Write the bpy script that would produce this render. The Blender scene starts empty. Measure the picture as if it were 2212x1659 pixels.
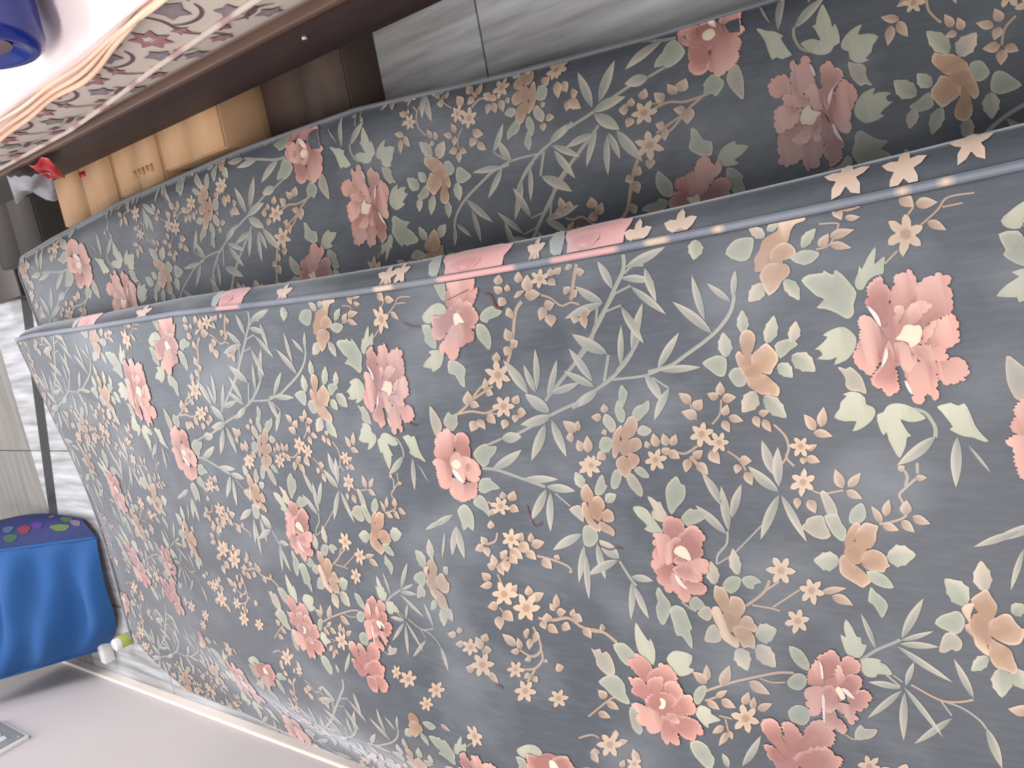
import bpy, bmesh, math, random
import numpy as np
from mathutils import Vector, Matrix
from mathutils.geometry import tessellate_polygon
rnd = random.Random(7)

# ------------------------------------------------------------------ camera
U = 0.8                      # metres per fabric unit
ZC = 1.47 * U                # camera height above the floor
sc = bpy.context.scene
cu = Vector((-0.18023862, -0.80300509, -0.56806414))
cv = Vector((-0.96936998, 0.04705154, 0.24105601))
cw = Vector((-0.16684091, 0.59411193, -0.78688953))
cam_d = bpy.data.cameras.new('camera'); cam = bpy.data.objects.new('camera', cam_d)
sc.collection.objects.link(cam)
m = Matrix.Identity(4)
for i in range(3):
    m[i][0] = cu[i]; m[i][1] = -cv[i]; m[i][2] = -cw[i]
m[2][3] = ZC
cam.matrix_world = m
cam_d.sensor_width = 36.0; cam_d.lens = 36.0 * 1640.0 / 2212.0
cam_d.clip_start = 0.01
sc.camera = cam

# ------------------------------------------------------------------ light
w = bpy.data.worlds.new('daylight'); sc.world = w; w.use_nodes = True
w.node_tree.nodes['Background'].inputs[0].default_value = (0.95, 0.97, 1.0, 1)
w.node_tree.nodes['Background'].inputs[1].default_value = 0.54
def area(name, loc, target, sx, sy, power, col):
    l = bpy.data.lights.new(name, 'AREA'); l.shape = 'RECTANGLE'; l.size = sx; l.size_y = sy
    l.energy = power; l.color = col
    o = bpy.data.objects.new(name, l); sc.collection.objects.link(o)
    o.location = loc
    o.rotation_euler = (Vector(target) - Vector(loc)).to_track_quat('-Z', 'Y').to_euler()
    return o
area('window_daylight', (2.25, 2.2, 2.75), (0.0, 1.5, 0.3), 1.5, 1.1, 105, (0.95, 0.96, 1.0))
area('far_window_daylight', (-0.35, 4.25, 2.2), (-0.4, 1.2, 0.4), 1.7, 1.0, 52, (0.93, 0.96, 1.0))
area('ceiling_tube', (-0.75, 0.35, 2.55), (-0.55, 0.9, 0.0), 1.2, 0.22, 36, (1.0, 0.96, 0.91))
sc.view_settings.view_transform = 'Standard'; sc.view_settings.look = 'None'
sc.view_settings.gamma = 1.0; sc.view_settings.use_curve_mapping = False
sc.view_settings.exposure = 0.08

# ------------------------------------------------------------------ helpers
def lin(c):
    return tuple((v / 255.0 / 12.92) if v <= 10 else ((v / 255.0 + 0.055) / 1.055) ** 2.4 for v in c)
def mat(name, col, rough=0.7, noise=0.0, scale=20.0, stretch=(1, 1, 1), sheen=0.0, bump=0.0, spec=0.35, col2=None, alpha=1.0, trans=0.0, attr=None, coords='Object'):
    mt = bpy.data.materials.new(name); mt.use_nodes = True
    nt = mt.node_tree; b = nt.nodes['Principled BSDF']
    b.inputs['Roughness'].default_value = rough
    b.inputs['Specular IOR Level'].default_value = spec
    if sheen:
        b.inputs['Sheen Weight'].default_value = sheen; b.inputs['Sheen Roughness'].default_value = 0.30
        b.inputs['Sheen Tint'].default_value = (0.95, 0.96, 1.0, 1)
    if alpha < 1: b.inputs['Alpha'].default_value = alpha
    if trans: b.inputs['Transmission Weight'].default_value = trans
    tc = nt.nodes.new('ShaderNodeTexCoord'); mp = nt.nodes.new('ShaderNodeMapping')
    mp.inputs['Scale'].default_value = stretch
    nt.links.new(tc.outputs[coords], mp.inputs[0])
    nz = nt.nodes.new('ShaderNodeTexNoise'); nz.inputs['Scale'].default_value = scale; nz.inputs['Detail'].default_value = 6
    nt.links.new(mp.outputs[0], nz.inputs['Vector'])
    mix = nt.nodes.new('ShaderNodeMix'); mix.data_type = 'RGBA'
    A, B = mix.inputs[6], mix.inputs[7]
    c1 = lin(col); c2 = lin(col2) if col2 else tuple(v * (1 - noise) for v in c1)
    ramp = nt.nodes.new('ShaderNodeValToRGB'); ramp.color_ramp.elements[0].position = 0.35; ramp.color_ramp.elements[1].position = 0.68
    nt.links.new(nz.outputs['Fac'], ramp.inputs[0]); nt.links.new(ramp.outputs[0], mix.inputs[0])
    A.default_value = (*c1, 1); B.default_value = (*c2, 1)
    if attr:
        at = nt.nodes.new('ShaderNodeAttribute'); at.attribute_name = attr
        mu = nt.nodes.new('ShaderNodeMix'); mu.data_type = 'RGBA'; mu.blend_type = 'MULTIPLY'; mu.inputs[0].default_value = 1
        nt.links.new(at.outputs['Color'], mu.inputs[6]); nt.links.new(mix.outputs[2], mu.inputs[7])
        nt.links.new(mu.outputs[2], b.inputs['Base Color'])
    else:
        nt.links.new(mix.outputs[2], b.inputs['Base Color'])
    if bump:
        bp = nt.nodes.new('ShaderNodeBump'); bp.inputs['Strength'].default_value = bump; bp.inputs['Distance'].default_value = 0.004
        nt.links.new(nz.outputs['Fac'], bp.inputs['Height']); nt.links.new(bp.outputs[0], b.inputs['Normal'])
    return mt

class MB:
    """collects shapes; build() links them as ONE mesh object"""
    def __init__(s): s.v = []; s.f = []; s.c = []; s.m = []
    def add(s, vs, fs, col=(1, 1, 1), mi=0):
        o = len(s.v); s.v += [tuple(v) for v in vs]; s.f += [tuple(i + o for i in f) for f in fs]; s.m += [mi] * len(fs)
        if isinstance(col, list): s.c += col
        else: s.c += [col] * len(vs)
    def box(s, x0, x1, y0, y1, z0, z1, col=(1, 1, 1), mi=0, bev=0.0):
        if bev:
            bm = bmesh.new(); bmesh.ops.create_cube(bm, size=1)
            for v in bm.verts: v.co = Vector(((x0 + x1) / 2 + v.co.x * (x1 - x0), (y0 + y1) / 2 + v.co.y * (y1 - y0), (z0 + z1) / 2 + v.co.z * (z1 - z0)))
            bmesh.ops.bevel(bm, geom=bm.edges[:], offset=bev, segments=2, affect='EDGES', profile=0.5)
            bm.verts.index_update()
            s.add([v.co for v in bm.verts], [[v.index for v in f.verts] for f in bm.faces], col, mi); bm.free(); return
        vs = [(x, y, z) for z in (z0, z1) for y in (y0, y1) for x in (x0, x1)]
        s.add(vs, [(0, 2, 3, 1), (4, 5, 7, 6), (0, 1, 5, 4), (2, 6, 7, 3), (0, 4, 6, 2), (1, 3, 7, 5)], col, mi)
    def grid(s, P, nu, nv, col=(1, 1, 1), closed_u=False, mi=0):
        fs = []
        for j in range(nv - 1):
            for i in range(nu if closed_u else nu - 1):
                a = j * nu + i; b = j * nu + (i + 1) % nu
                fs.append((a, b, b + nu, a + nu))
        s.add(P, fs, col, mi)
    def tube(s, pts, r, n=8, cols=None, cap=True, mi=0):
        pts = [Vector(p) for p in pts]; vs = []; cl = []
        for i, p in enumerate(pts):
            t = (pts[min(i + 1, len(pts) - 1)] - pts[max(i - 1, 0)]).normalized()
            a = t.cross(Vector((0.13, 0.21, 0.97))).normalized(); b = t.cross(a)
            rr = r[i] if isinstance(r, (list, tuple)) else r
            for k in range(n):
                q = 2 * math.pi * k / n
                vs.append(p + a * (rr * math.cos(q)) + b * (rr * math.sin(q)))
                if cols: cl.append(cols[i])
        fs = [(j * n + k, j * n + (k + 1) % n, (j + 1) * n + (k + 1) % n, (j + 1) * n + k) for j in range(len(pts) - 1) for k in range(n)]
        if cap: fs += [tuple(range(n))[::-1], tuple((len(pts) - 1) * n + k for k in range(n))]
        s.add(vs, fs, cl if cols else (1, 1, 1), mi)
    def build(s, name, mats, parent=None, smooth=True, attr=False):
        me = bpy.data.meshes.new(name); me.from_pydata(s.v, [], s.f)
        if not isinstance(mats, (list, tuple)): mats = [mats]
        for q in mats: me.materials.append(q)
        if len(mats) > 1: me.polygons.foreach_set('material_index', s.m)
        if attr:
            ca = me.color_attributes.new('print', 'FLOAT_COLOR', 'POINT')
            ca.data.foreach_set('color', np.hstack([np.array(s.c, dtype=np.float32), np.ones((len(s.c), 1), np.float32)]).ravel())
        if smooth: me.polygons.foreach_set('use_smooth', [True] * len(me.polygons))
        me.update()
        o = bpy.data.objects.new(name, me); sc.collection.objects.link(o)
        if parent: o.parent = parent; o.matrix_parent_inverse = parent.matrix_world.inverted()
        return o
def tag(o, label, cat, group=None):
    o['label'] = label; o['category'] = cat
    if group: o['group'] = group
    return o
def thing(name, label, cat, loc, group=None):
    o = bpy.data.objects.new(name, None); o.empty_display_size = 0.05
    sc.collection.objects.link(o); o.location = loc
    o.matrix_world = Matrix.Translation(loc)
    return tag(o, label, cat, group)
def struct(o): o['kind'] = 'structure'; return o
def smooth01(x): x = np.clip(x, 0, 1); return x * x * (3 - 2 * x)

# ------------------------------------------------------------------ materials
M = {}
M['fabric'] = mat('printed_cotton', (255, 255, 255), 0.52, 0.0, 3.2, sheen=0.9, bump=0.0, spec=0.36, col2=(214, 217, 220), attr='print')
def wear(mt):
    nt = mt.node_tree; b = nt.nodes['Principled BSDF']; src = b.inputs['Base Color'].links[0].from_socket
    tc = nt.nodes.new('ShaderNodeTexCoord')
    def noise(scale, st, lo, hi, detail=5):
        mp = nt.nodes.new('ShaderNodeMapping'); mp.inputs['Scale'].default_value = st; nt.links.new(tc.outputs['Object'], mp.inputs[0])
        nz = nt.nodes.new('ShaderNodeTexNoise'); nz.inputs['Scale'].default_value = scale; nz.inputs['Detail'].default_value = detail
        nt.links.new(mp.outputs[0], nz.inputs['Vector'])
        mr = nt.nodes.new('ShaderNodeMapRange'); mr.inputs[1].default_value = lo; mr.inputs[2].default_value = hi
        nt.links.new(nz.outputs['Fac'], mr.inputs[0]); return nz, mr
    n1, dust = noise(5.5, (1.3, 0.8, 1), 0.47, 0.80, 9); n2, fine = noise(60, (3.0, 0.5, 1), 0.45, 0.75)
    ad = nt.nodes.new('ShaderNodeMath'); ad.operation = 'MULTIPLY_ADD'; ad.inputs[1].default_value = 0.07
    nt.links.new(fine.outputs[0], ad.inputs[0])
    sc_ = nt.nodes.new('ShaderNodeMath'); sc_.operation = 'MULTIPLY'; sc_.inputs[1].default_value = 0.42
    nt.links.new(dust.outputs[0], sc_.inputs[0]); nt.links.new(sc_.outputs[0], ad.inputs[2])
    mx = nt.nodes.new('ShaderNodeMix'); mx.data_type = 'RGBA'; mx.inputs[7].default_value = (0.30, 0.32, 0.34, 1)
    nt.links.new(ad.outputs[0], mx.inputs[0]); nt.links.new(src, mx.inputs[6]); nt.links.new(mx.outputs[2], b.inputs['Base Color'])
    bp = nt.nodes.new('ShaderNodeBump'); bp.inputs['Strength'].default_value = 0.12; bp.inputs['Distance'].default_value = 0.002
    nt.links.new(n2.outputs['Fac'], bp.inputs['Height']); nt.links.new(bp.outputs[0], b.inputs['Normal'])
wear(M['fabric'])
M['tile'] = mat('streaked_grey_tile', (196, 196, 199), 0.55, 0, 8, stretch=(4.0, 0.35, 1), spec=0.3, col2=(138, 137, 135), coords='Object')
M['tile2'] = mat('streaked_beige_tile', (140, 137, 132), 0.6, 0, 9, stretch=(0.35, 3.2, 1), spec=0.25, col2=(122, 117, 111))
M['grout'] = mat('grout', (120, 120, 120), 0.9, 0.2, 30)
M['granite'] = mat('black_granite', (22, 26, 26), 0.3, 0.0, 160, col2=(52, 60, 58), spec=0.5)
M['wall'] = mat('white_wall_paint', (206, 197, 195), 0.85, 0.05, 2.5, spec=0.2)
M['skirt'] = mat('cream_marble', (244, 230, 219), 0.35, 0.05, 12, spec=0.5)
M['wood'] = mat('dark_varnished_wood', (58, 42, 40), 0.45, 0.35, 14, stretch=(3, 0.25, 3), spec=0.4)
M['woodlip'] = mat('worn_wood_edge', (104, 78, 66), 0.5, 0.3, 14, stretch=(3, 0.25, 3))
M['carton'] = mat('tan_cardboard', (208, 166, 128), 0.85, 0.1, 7, stretch=(1, 3, 1))
M['tape'] = mat('brown_parcel_tape', (176, 128, 92), 0.5, 0.15, 9)
M['carton2'] = mat('brown_cardboard', (96, 80, 72), 0.9, 0.25, 8, stretch=(1, 3, 1))
M['carton3'] = mat('grey_cardboard', (66, 61, 57), 0.9, 0.12, 8)
M['ink'] = mat('faded_ink', (186, 142, 106), 0.9, 0.2, 20)
M['red'] = mat('red_plastic', (214, 48, 62), 0.35, 0.1, 10)
M['clear'] = mat('cloudy_plastic', (205, 205, 212), 0.3, 0.1, 10, alpha=0.62)
M['sheet'] = mat('white_pink_sheet', (244, 226, 226), 0.85, 0.06, 5, stretch=(1, 3, 1), spec=0.2)
M['hem'] = mat('peach_hem', (244, 206, 180), 0.8, 0.12, 9)
M['ticking'] = mat('cream_bed_cotton', (255, 255, 255), 0.75, 0.05, 7, attr='print', spec=0.3)
M['blueplastic'] = mat('blue_plastic', (26, 48, 136), 0.16, 0.15, 6, spec=0.6)
M['bluelight'] = mat('pale_blue_plastic', (138, 160, 214), 0.2, 0.1, 6, spec=0.6)
M['label'] = mat('brown_label', (116, 92, 100), 0.5, 0.3, 30)
M['bluecloth'] = mat('bright_blue_cloth', (44, 88, 144), 0.8, 0.1, 6, sheen=0.15, spec=0.2)
M['print'] = mat('cartoon_print_cloth', (255, 255, 255), 0.7, 0.05, 6, attr='print')
M['white'] = mat('white_plastic', (226, 226, 226), 0.35, 0.04, 8)
M['grey'] = mat('grey_plastic', (150, 150, 152), 0.4, 0.06, 8)
M['black'] = mat('black_plastic', (16, 16, 18), 0.4, 0.1, 8)
M['lime'] = mat('lime_plastic', (176, 186, 96), 0.4, 0.1, 8)
M['steel'] = mat('steel', (200, 198, 190), 0.25, 0.05, 8, spec=0.7)
M['screen'] = mat('navy_metal', (44, 44, 62), 0.5, 0.2, 8)

# ------------------------------------------------------------------ the floral print (one textile repeat, fabric units / 2000)
MOTIFS = """Tg 48 -601 281 -614 256 -645 243 -665 242 -682 246
Tg 43 -1334 539 -1296 493 -1268 444 -1257 427
Tg 36 -1368 478 -1399 450
Tg 29 -1366 462 -1384 442
Tg 31 -1426 357 -1441 314 -1469 282 -1492 271
Tg 28 -1427 360 -1467 342
Tg 32 -1572 617 -1583 602 -1584 591
Tt 32 -1389 423 -1424 364 -1424 321 -1412 286
Tt 44 -1190 829 -1144 770 -1101 743
Tt 33 -1136 762 -1103 716
Tt 34 -1185 809 -1191 756 -1197 730
Tt 29 -1187 749 -1126 663
Tt 30 -821 573 -830 545 -821 491
Tt 34 -920 420 -912 383 -895 352 -859 353 -837 357 -817 338 -793 311
Tg 41 -814 339 -784 329 -762 338
Tg 38 -749 299 -779 304
Tt 25 -136 428 -129 391 -85 360 -75 366 -69 406
Tt 26 -99 202 -74 177
Tt 25 -130 181 -94 128 -67 99 -69 42
Tt 25 -88 115 -88 71
Tt 26 -206 271 -178 235
Tg 58 -415 1095 -358 1030 -320 999
Tg 68 -356 1223 -294 1161 -227 1103 -157 1049 -96 1001 -49 991
Tg 38 -109 1000 -90 970 -93 931
Tg 39 -167 1051 -149 987
Tg 36 -218 1089 -205 1033
Tg 47 -258 1137 -197 1116
Tg 56 -426 989 -414 915 -386 857 -334 762 -283 703 -238 678 -213 676
Tg 35 -445 979 -483 933
Tg 44 -440 1119 -438 1014 -426 957 -408 896
Tg 56 -458 1158 -439 1123 -395 1064 -360 1030
Tt 42 -682 971 -695 924 -672 879
Tt 62 -705 909 -751 881 -859 842
Tt 33 -693 790 -718 762 -755 747
Tt 30 -536 875 -591 865
Tt 32 -533 777 -576 789 -607 819
Tt 37 -619 640 -656 615 -694 613 -720 624 -746 608
Tt 31 -720 624 -742 643
Tg 55 -358 1112 -445 1147
Tg 67 -449 1331 -385 1253 -317 1173 -267 1142 -216 1096 -166 1050
Tg 52 -494 1384 -449 1331
Tg 58 -526 1285 -461 1166 -424 1100
Tg 55 -615 1550 -569 1431 -541 1364 -509 1269
Tg 44 -643 1666 -621 1598
Tg 63 -730 1712 -737 1645 -769 1545 -800 1454
Tg 33 -824 1419 -870 1370
Tg 51 -1062 1223 -1121 1196 -1147 1178
Tg 37 -947 839 -989 850 -1025 883 -1057 893
Tg 27 -1057 893 -1027 844 -1005 817 -925 731
Tg 40 -1192 1032 -1212 1007 -1221 988
Tt 41 -1497 1007 -1459 929 -1431 858 -1402 775 -1395 725
Tt 31 -1427 829 -1436 796 -1430 755
Tt 34 -1533 1017 -1515 979
Tt 29 -1579 980 -1583 940
Tt 29 -1587 961 -1631 959
Tt 36 -1675 1465 -1600 1378 -1577 1345
Tt 56 -1316 1431 -1331 1379 -1333 1334 -1364 1292
Tt 37 -1773 1523 -1747 1466 -1754 1437
Tt 59 -1306 1597 -1307 1534 -1292 1468 -1323 1414 -1330 1341 -1364 1294
Tt 38 -1282 1764 -1298 1753
Tt 42 -1146 1742 -1200 1726
Tt 42 -1120 1741 -1073 1677
Tt 44 -1061 1548 -1070 1491 -1091 1430 -1110 1417 -1116 1427
Tt 42 -1028 1764 -1013 1721 -979 1703
Tt 36 -1500 1892 -1472 1888
Tt 53 -1449 1709 -1468 1660 -1440 1617 -1397 1612 -1344 1628
Tt 46 -1435 1611 -1474 1615 -1516 1656 -1529 1712
Tt 43 -1520 1657 -1581 1704
Tt 41 -860 1719 -868 1696
Tt 45 -523 1774 -515 1707 -524 1646 -507 1585
Tt 35 -524 1646 -530 1591
Tt 45 -519 1768 -489 1715 -433 1647 -402 1582
Tt 66 -349 1505 -287 1471 -182 1432 -146 1397
Tt 38 -134 1316 -149 1282 -179 1247 -173 1209 -184 1179
Tt 64 -166 1207 -112 1186 -52 1160
Tt 44 -473 1692 -428 1589
Bg -683 198 -819 225 1 12
Bg -707 179 -783 144 -3 3
Bg -679 245 -754 347 13 6
Bg -1292 492 -1187 512 4 -7
Bg -1253 423 -1131 352 -6 -9
Bg -1260 427 -1224 344 -7 -1
Bg -1270 431 -1269 339 -10 2
Bg -1277 438 -1369 324 -9 5
Bg -1404 448 -1396 528 10 -3
Bg -1408 446 -1511 549 8 4
Bg -1414 442 -1564 468 -1 10
Bg -1398 442 -1535 372 -6 6
Bg -1394 436 -1320 405 -2 -7
Bg -1409 284 -1300 311 6 -8
Bg -1489 271 -1601 254 -7 10
Bg -1473 341 -1569 444 9 3
Bg -938 113 -981 215 10 1
Bg -983 112 -1096 157 2 6
Bg -90 992 -50 850 -14 -4
Bg -121 1014 -148 907 -12 4
Bg -150 1051 -55 1083 4 -14
Bg -100 929 -211 914 -2 13
Bg -152 988 -254 891 -8 10
Bg -208 1034 -335 984 -5 14
Bg -354 1029 -208 960 -5 -13
Bg -399 1076 -269 1047 -1 -11
Bg -232 677 -154 655 -2 -9
Bg -286 776 -147 786 1 -12
Bg -243 688 -179 746 7 -7
Bg -331 762 -218 863 10 -12
Bg -421 956 -315 863 -8 -10
Bg -426 953 -428 818 -12 1
Bg -432 1001 -526 963 -7 15
Bg -483 930 -583 1001 6 11
Bg -468 1176 -520 1260 11 8
Bg -823 665 -742 738 12 -12
Bg -774 667 -665 683 5 -15
Bg -807 662 -687 642 0 -15
Bg -865 840 -758 882 7 -13
Bg -355 1115 -277 1229 16 -14
Bg -190 1094 -123 1181 11 -11
Bg -191 1094 -224 1245 14 3
Bg -441 1189 -323 1252 7 -14
Bg -460 1185 -397 1289 11 -9
Bg -470 1357 -441 1238 -13 -2
Bg -487 1373 -355 1305 -4 -12
Bg -462 1415 -362 1440 3 -13
Bg -455 1409 -311 1382 -1 -13
Bg -464 1447 -340 1521 9 -19
Bg -526 1285 -467 1179 -12 -7
Bg -537 1376 -464 1460 15 -18
Bg -545 1370 -573 1504 18 2
Bg -574 1402 -704 1489 7 17
Bg -560 1373 -694 1344 -5 17
Bg -621 1598 -616 1509 -20 2
Bg -734 1664 -664 1521 -15 -8
Bg -773 1541 -773 1395 -14 3
Bg -800 1449 -816 1337 -15 6
Bg -808 1451 -929 1545 7 15
Bg -820 1436 -966 1469 0 15
Bg -916 1896 -972 2022 11 5
Bg -959 1891 -1085 1944 1 16
Bg -959 1891 -1094 1885 -4 18
Bg -970 1345 -1035 1475 15 6
Bg -1011 1345 -1152 1396 1 13
Bg -1046 1344 -1211 1368 -2 13
Bg -1001 1294 -1132 1289 -4 14
Bg -1055 1222 -989 1284 16 -18
Bg -1059 1227 -1122 1355 14 5
Bg -1117 1192 -1126 1116 -13 5
Bg -1129 1190 -1273 1224 -1 12
Bg -1147 1186 -1263 1157 -6 12
Bg -832 666 -972 745 6 12
Bg -832 660 -976 616 -6 11
Bg -947 835 -802 831 2 -14
Bg -905 818 -797 768 -4 -12
Bg -957 844 -864 923 10 -11
Bg -1746 935 -1625 859 -5 -10
Bg -1764 981 -1714 993 7 -10
Ps -261 413 -214 483 -201 459 -203 425 -196 420 -208 407 -211 397 -200 392 -216 376 -242 363 -271 352 -302 366 -322 368 -336 379 -337 392 -322 408 -311 423 -302 440 -296 460 -276 435 -264 452 -243 467
Ps -213 307 -239 350 -220 339 -198 330 -210 327 -179 305 -157 283 -180 287 -202 294 -188 273 -190 266 -209 273 -231 279 -233 298 -244 318 -265 335 -260 350
Ps -409 436 -413 488 -397 465 -381 448 -375 459 -364 439 -358 416 -360 400 -374 386 -394 377 -420 385 -439 399 -452 415 -461 447 -441 435 -446 455 -439 487 -430 471 -414 477
Ps -593 418 -609 476 -586 457 -568 451 -551 432 -547 442 -540 421 -545 401 -561 388 -579 389 -587 375 -602 370 -622 381 -636 397 -647 415 -652 437 -625 422 -623 451
Ps -648 321 -611 369 -604 352 -589 341 -582 322 -586 300 -598 280 -613 268 -629 257 -637 283 -634 302 -627 316 -645 311 -664 305 -675 299 -678 310 -699 316 -728 332 -732 340 -706 348 -682 354 -660 355 -669 364 -644 370
Ps -644 182 -599 227 -593 202 -592 195 -601 180 -596 166 -622 159 -657 154 -683 143 -698 134 -700 144 -688 164 -683 184 -671 202 -661 211 -656 203 -632 212 -614 220
Ps -147 1786 -154 1846 -136 1825 -116 1789 -110 1751 -123 1729 -143 1725 -160 1749 -152 1783 -166 1802 -181 1812 -175 1836
Ps -231 1830 -185 1857 -185 1818 -210 1809 -238 1801 -270 1805 -272 1826 -254 1847 -237 1858 -226 1850
Ps -317 1832 -337 1891 -310 1862 -296 1837 -283 1850 -278 1807 -292 1780 -319 1787 -346 1810 -360 1850 -347 1851
Ps -369 1730 -325 1766 -323 1737 -337 1711 -358 1692 -389 1705 -424 1711 -415 1731 -378 1747 -368 1774
Ps -247 1584 -202 1603 -209 1572 -237 1555 -272 1555 -299 1571 -280 1590 -251 1611 -224 1611
Ps -176 1538 -177 1583 -157 1559 -146 1519 -159 1508 -169 1483 -185 1505 -192 1544 -203 1556 -192 1582
Ps -67 1736 -37 1757 -39 1707 -104 1722 -94 1742 -61 1753
Ps -926 529 -898 556 -892 537 -895 518 -917 514 -939 505 -973 518 -959 538 -937 548
Ps -893 468 -905 493 -879 482 -858 454 -873 446 -898 448 -917 465 -920 490
Ps -1082 447 -1059 476 -1061 448 -1072 429 -1104 416 -1106 442 -1090 469
Ps -1153 463 -1106 474 -1121 463 -1136 448 -1155 440 -1174 446 -1197 461 -1179 468 -1157 477 -1148 487
Ps -1194 298 -1202 338 -1179 322 -1168 299 -1161 279 -1181 268 -1209 275 -1228 292 -1221 312
Ps -1273 547 -1256 576 -1264 563 -1238 564 -1208 554 -1233 541 -1258 535 -1260 524 -1280 525 -1282 513 -1306 524 -1324 538 -1323 559 -1311 571 -1285 575
Ps -1352 500 -1330 536 -1320 507 -1324 484 -1331 488 -1338 474 -1363 463 -1368 476 -1368 499 -1378 506 -1381 526 -1366 539
Ps -1343 701 -1309 724 -1313 701 -1328 685 -1361 675 -1383 686 -1369 710 -1343 724
Ps -1423 719 -1426 750 -1398 724 -1395 700 -1411 691 -1436 701 -1451 721 -1446 744
Ps -1534 732 -1526 764 -1501 738 -1501 714 -1515 699 -1544 707 -1565 725 -1562 746 -1557 760
Ps -152 456 -148 500 -131 461 -144 422 -161 431 -174 465
Ps -93 625 -103 674 -74 649 -66 625 -68 595 -80 585 -126 607 -131 639
Ps -394 561 -388 592 -375 568 -375 544 -392 528 -405 551 -427 584
Ps -428 767 -415 811 -400 776 -398 753 -411 736 -441 741 -462 753 -460 772 -438 794
Ps -468 716 -460 740 -442 723 -441 704 -462 689 -494 696 -498 722 -481 734
Ps -675 1683 -671 1736 -647 1706 -637 1669 -648 1662 -648 1624 -676 1640 -692 1663 -716 1679 -724 1710 -691 1736
Ps -796 1703 -790 1741 -769 1721 -767 1681 -777 1679 -806 1647 -814 1688 -827 1720 -819 1748
Ps -875 1746 -857 1783 -832 1751 -852 1722 -893 1717 -918 1723 -894 1747 -878 1778
Ps -930 1834 -898 1870 -871 1832 -888 1806 -925 1797 -977 1812 -961 1834 -979 1859 -937 1864
Ps -546 1808 -553 1849 -529 1832 -513 1813 -526 1800 -519 1773 -551 1781 -559 1778 -587 1811 -574 1834
Ps -800 1236 -804 1260 -767 1236 -760 1219 -793 1218 -797 1211 -823 1232 -831 1250 -827 1263
Ps -974 1317 -966 1342 -942 1331 -938 1309 -960 1285 -991 1288 -1015 1317 -1009 1345
Ps -493 1091 -484 1104 -460 1089 -471 1080 -486 1072 -507 1081 -537 1102 -508 1108
Ps -551 1113 -536 1129 -508 1111 -534 1102 -552 1094 -580 1104 -583 1120 -561 1130
Ps -551 1041 -557 1073 -534 1053 -528 1029 -516 1005 -547 1011 -567 1034 -583 1056 -579 1070
Ps -655 1187 -663 1215 -630 1196 -631 1169 -646 1160 -682 1180 -678 1202
Ps -772 1176 -778 1196 -745 1177 -741 1161 -760 1150 -804 1174 -806 1198
Ps -753 1078 -746 1105 -732 1083 -747 1064 -770 1056 -770 1083
Ps -1120 858 -1124 888 -1097 864 -1093 840 -1102 826 -1135 841 -1152 867 -1141 882
Ps -1110 798 -1106 826 -1091 811 -1090 785 -1109 767 -1117 790 -1131 793 -1129 814
Ps -823 978 -821 1013 -793 1000 -769 971 -773 961 -794 955 -797 945 -822 946 -847 958 -871 984 -895 1007 -868 1016
Ps -916 1093 -872 1136 -867 1111 -879 1087 -908 1071 -933 1058 -959 1048 -960 1081 -946 1112 -934 1098 -902 1125
Ps -899 937 -911 981 -885 959 -873 939 -878 933 -878 909 -894 888 -917 917 -928 946 -932 964
Ps -1212 1101 -1218 1124 -1198 1113 -1168 1115 -1145 1099 -1174 1086 -1195 1072 -1221 1073 -1256 1091 -1281 1110 -1260 1125
Ps -1279 1043 -1225 1078 -1205 1056 -1213 1029 -1242 1020 -1282 1013 -1290 1022 -1320 1020 -1354 1027 -1330 1043 -1312 1054 -1311 1072 -1270 1075
Ps -1198 985 -1186 1006 -1169 978 -1203 954 -1217 984 -1215 1004
Ps -1401 1270 -1374 1310 -1362 1275 -1371 1253 -1400 1231 -1416 1234 -1448 1264 -1431 1289 -1409 1300
Ps -1354 1188 -1336 1221 -1280 1208 -1306 1194 -1339 1177 -1342 1170 -1333 1165 -1374 1156 -1431 1172 -1411 1199 -1390 1218
Ps -1407 1066 -1401 1122 -1370 1094 -1367 1068 -1369 1051 -1378 1031 -1405 1039 -1421 1050 -1426 1033 -1444 1050 -1458 1085 -1441 1107
Ps -1543 1328 -1524 1395 -1492 1349 -1491 1316 -1520 1294 -1553 1296 -1583 1286 -1596 1300 -1581 1342 -1546 1376
Ps -1651 1278 -1622 1297 -1598 1281 -1624 1266 -1646 1274 -1678 1256 -1706 1273 -1683 1297
Ps -1513 1031 -1516 1052 -1486 1029 -1478 1004 -1505 1008 -1548 1037 -1547 1054
Ps -1593 1020 -1578 1056 -1551 1034 -1561 1004 -1576 1004 -1593 976 -1605 998 -1617 1021 -1630 1020 -1623 1036 -1600 1053
Ps -1732 1057 -1697 1095 -1683 1068 -1697 1038 -1725 1029 -1739 1021 -1776 1035 -1781 1056 -1759 1077 -1732 1094
Pu -504 412 -471 439 -469 432 -476 420 -471 408 -485 395 -504 385 -529 382 -550 383 -542 400 -537 421 -521 430 -506 426 -487 430
Pu -930 585 -931 624 -918 609 -905 602 -895 574 -898 558 -921 556 -956 548 -968 570 -960 595 -944 612
Pu -861 538 -831 554 -820 543 -838 530 -863 520 -895 519 -895 537 -889 547 -860 551
Pu -1259 311 -1282 341 -1250 331 -1227 318 -1225 299 -1245 285 -1267 289 -1277 302 -1272 311 -1283 325
Pu -1557 560 -1584 591 -1557 587 -1533 569 -1545 560 -1540 532 -1550 531 -1569 545 -1580 568
Pu -547 1888 -489 1900 -502 1883 -540 1861 -574 1860 -606 1895 -577 1908 -543 1910
Pu -892 1344 -881 1376 -865 1339 -877 1325 -927 1328 -908 1353
Pu -617 1043 -611 1065 -596 1044 -612 1017 -624 1024 -633 1044 -625 1065
Pu -585 1157 -576 1182 -551 1167 -564 1146 -586 1136 -604 1140 -617 1158 -598 1173
Pu -794 1111 -775 1139 -753 1118 -779 1097 -812 1088 -837 1099 -811 1126
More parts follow.
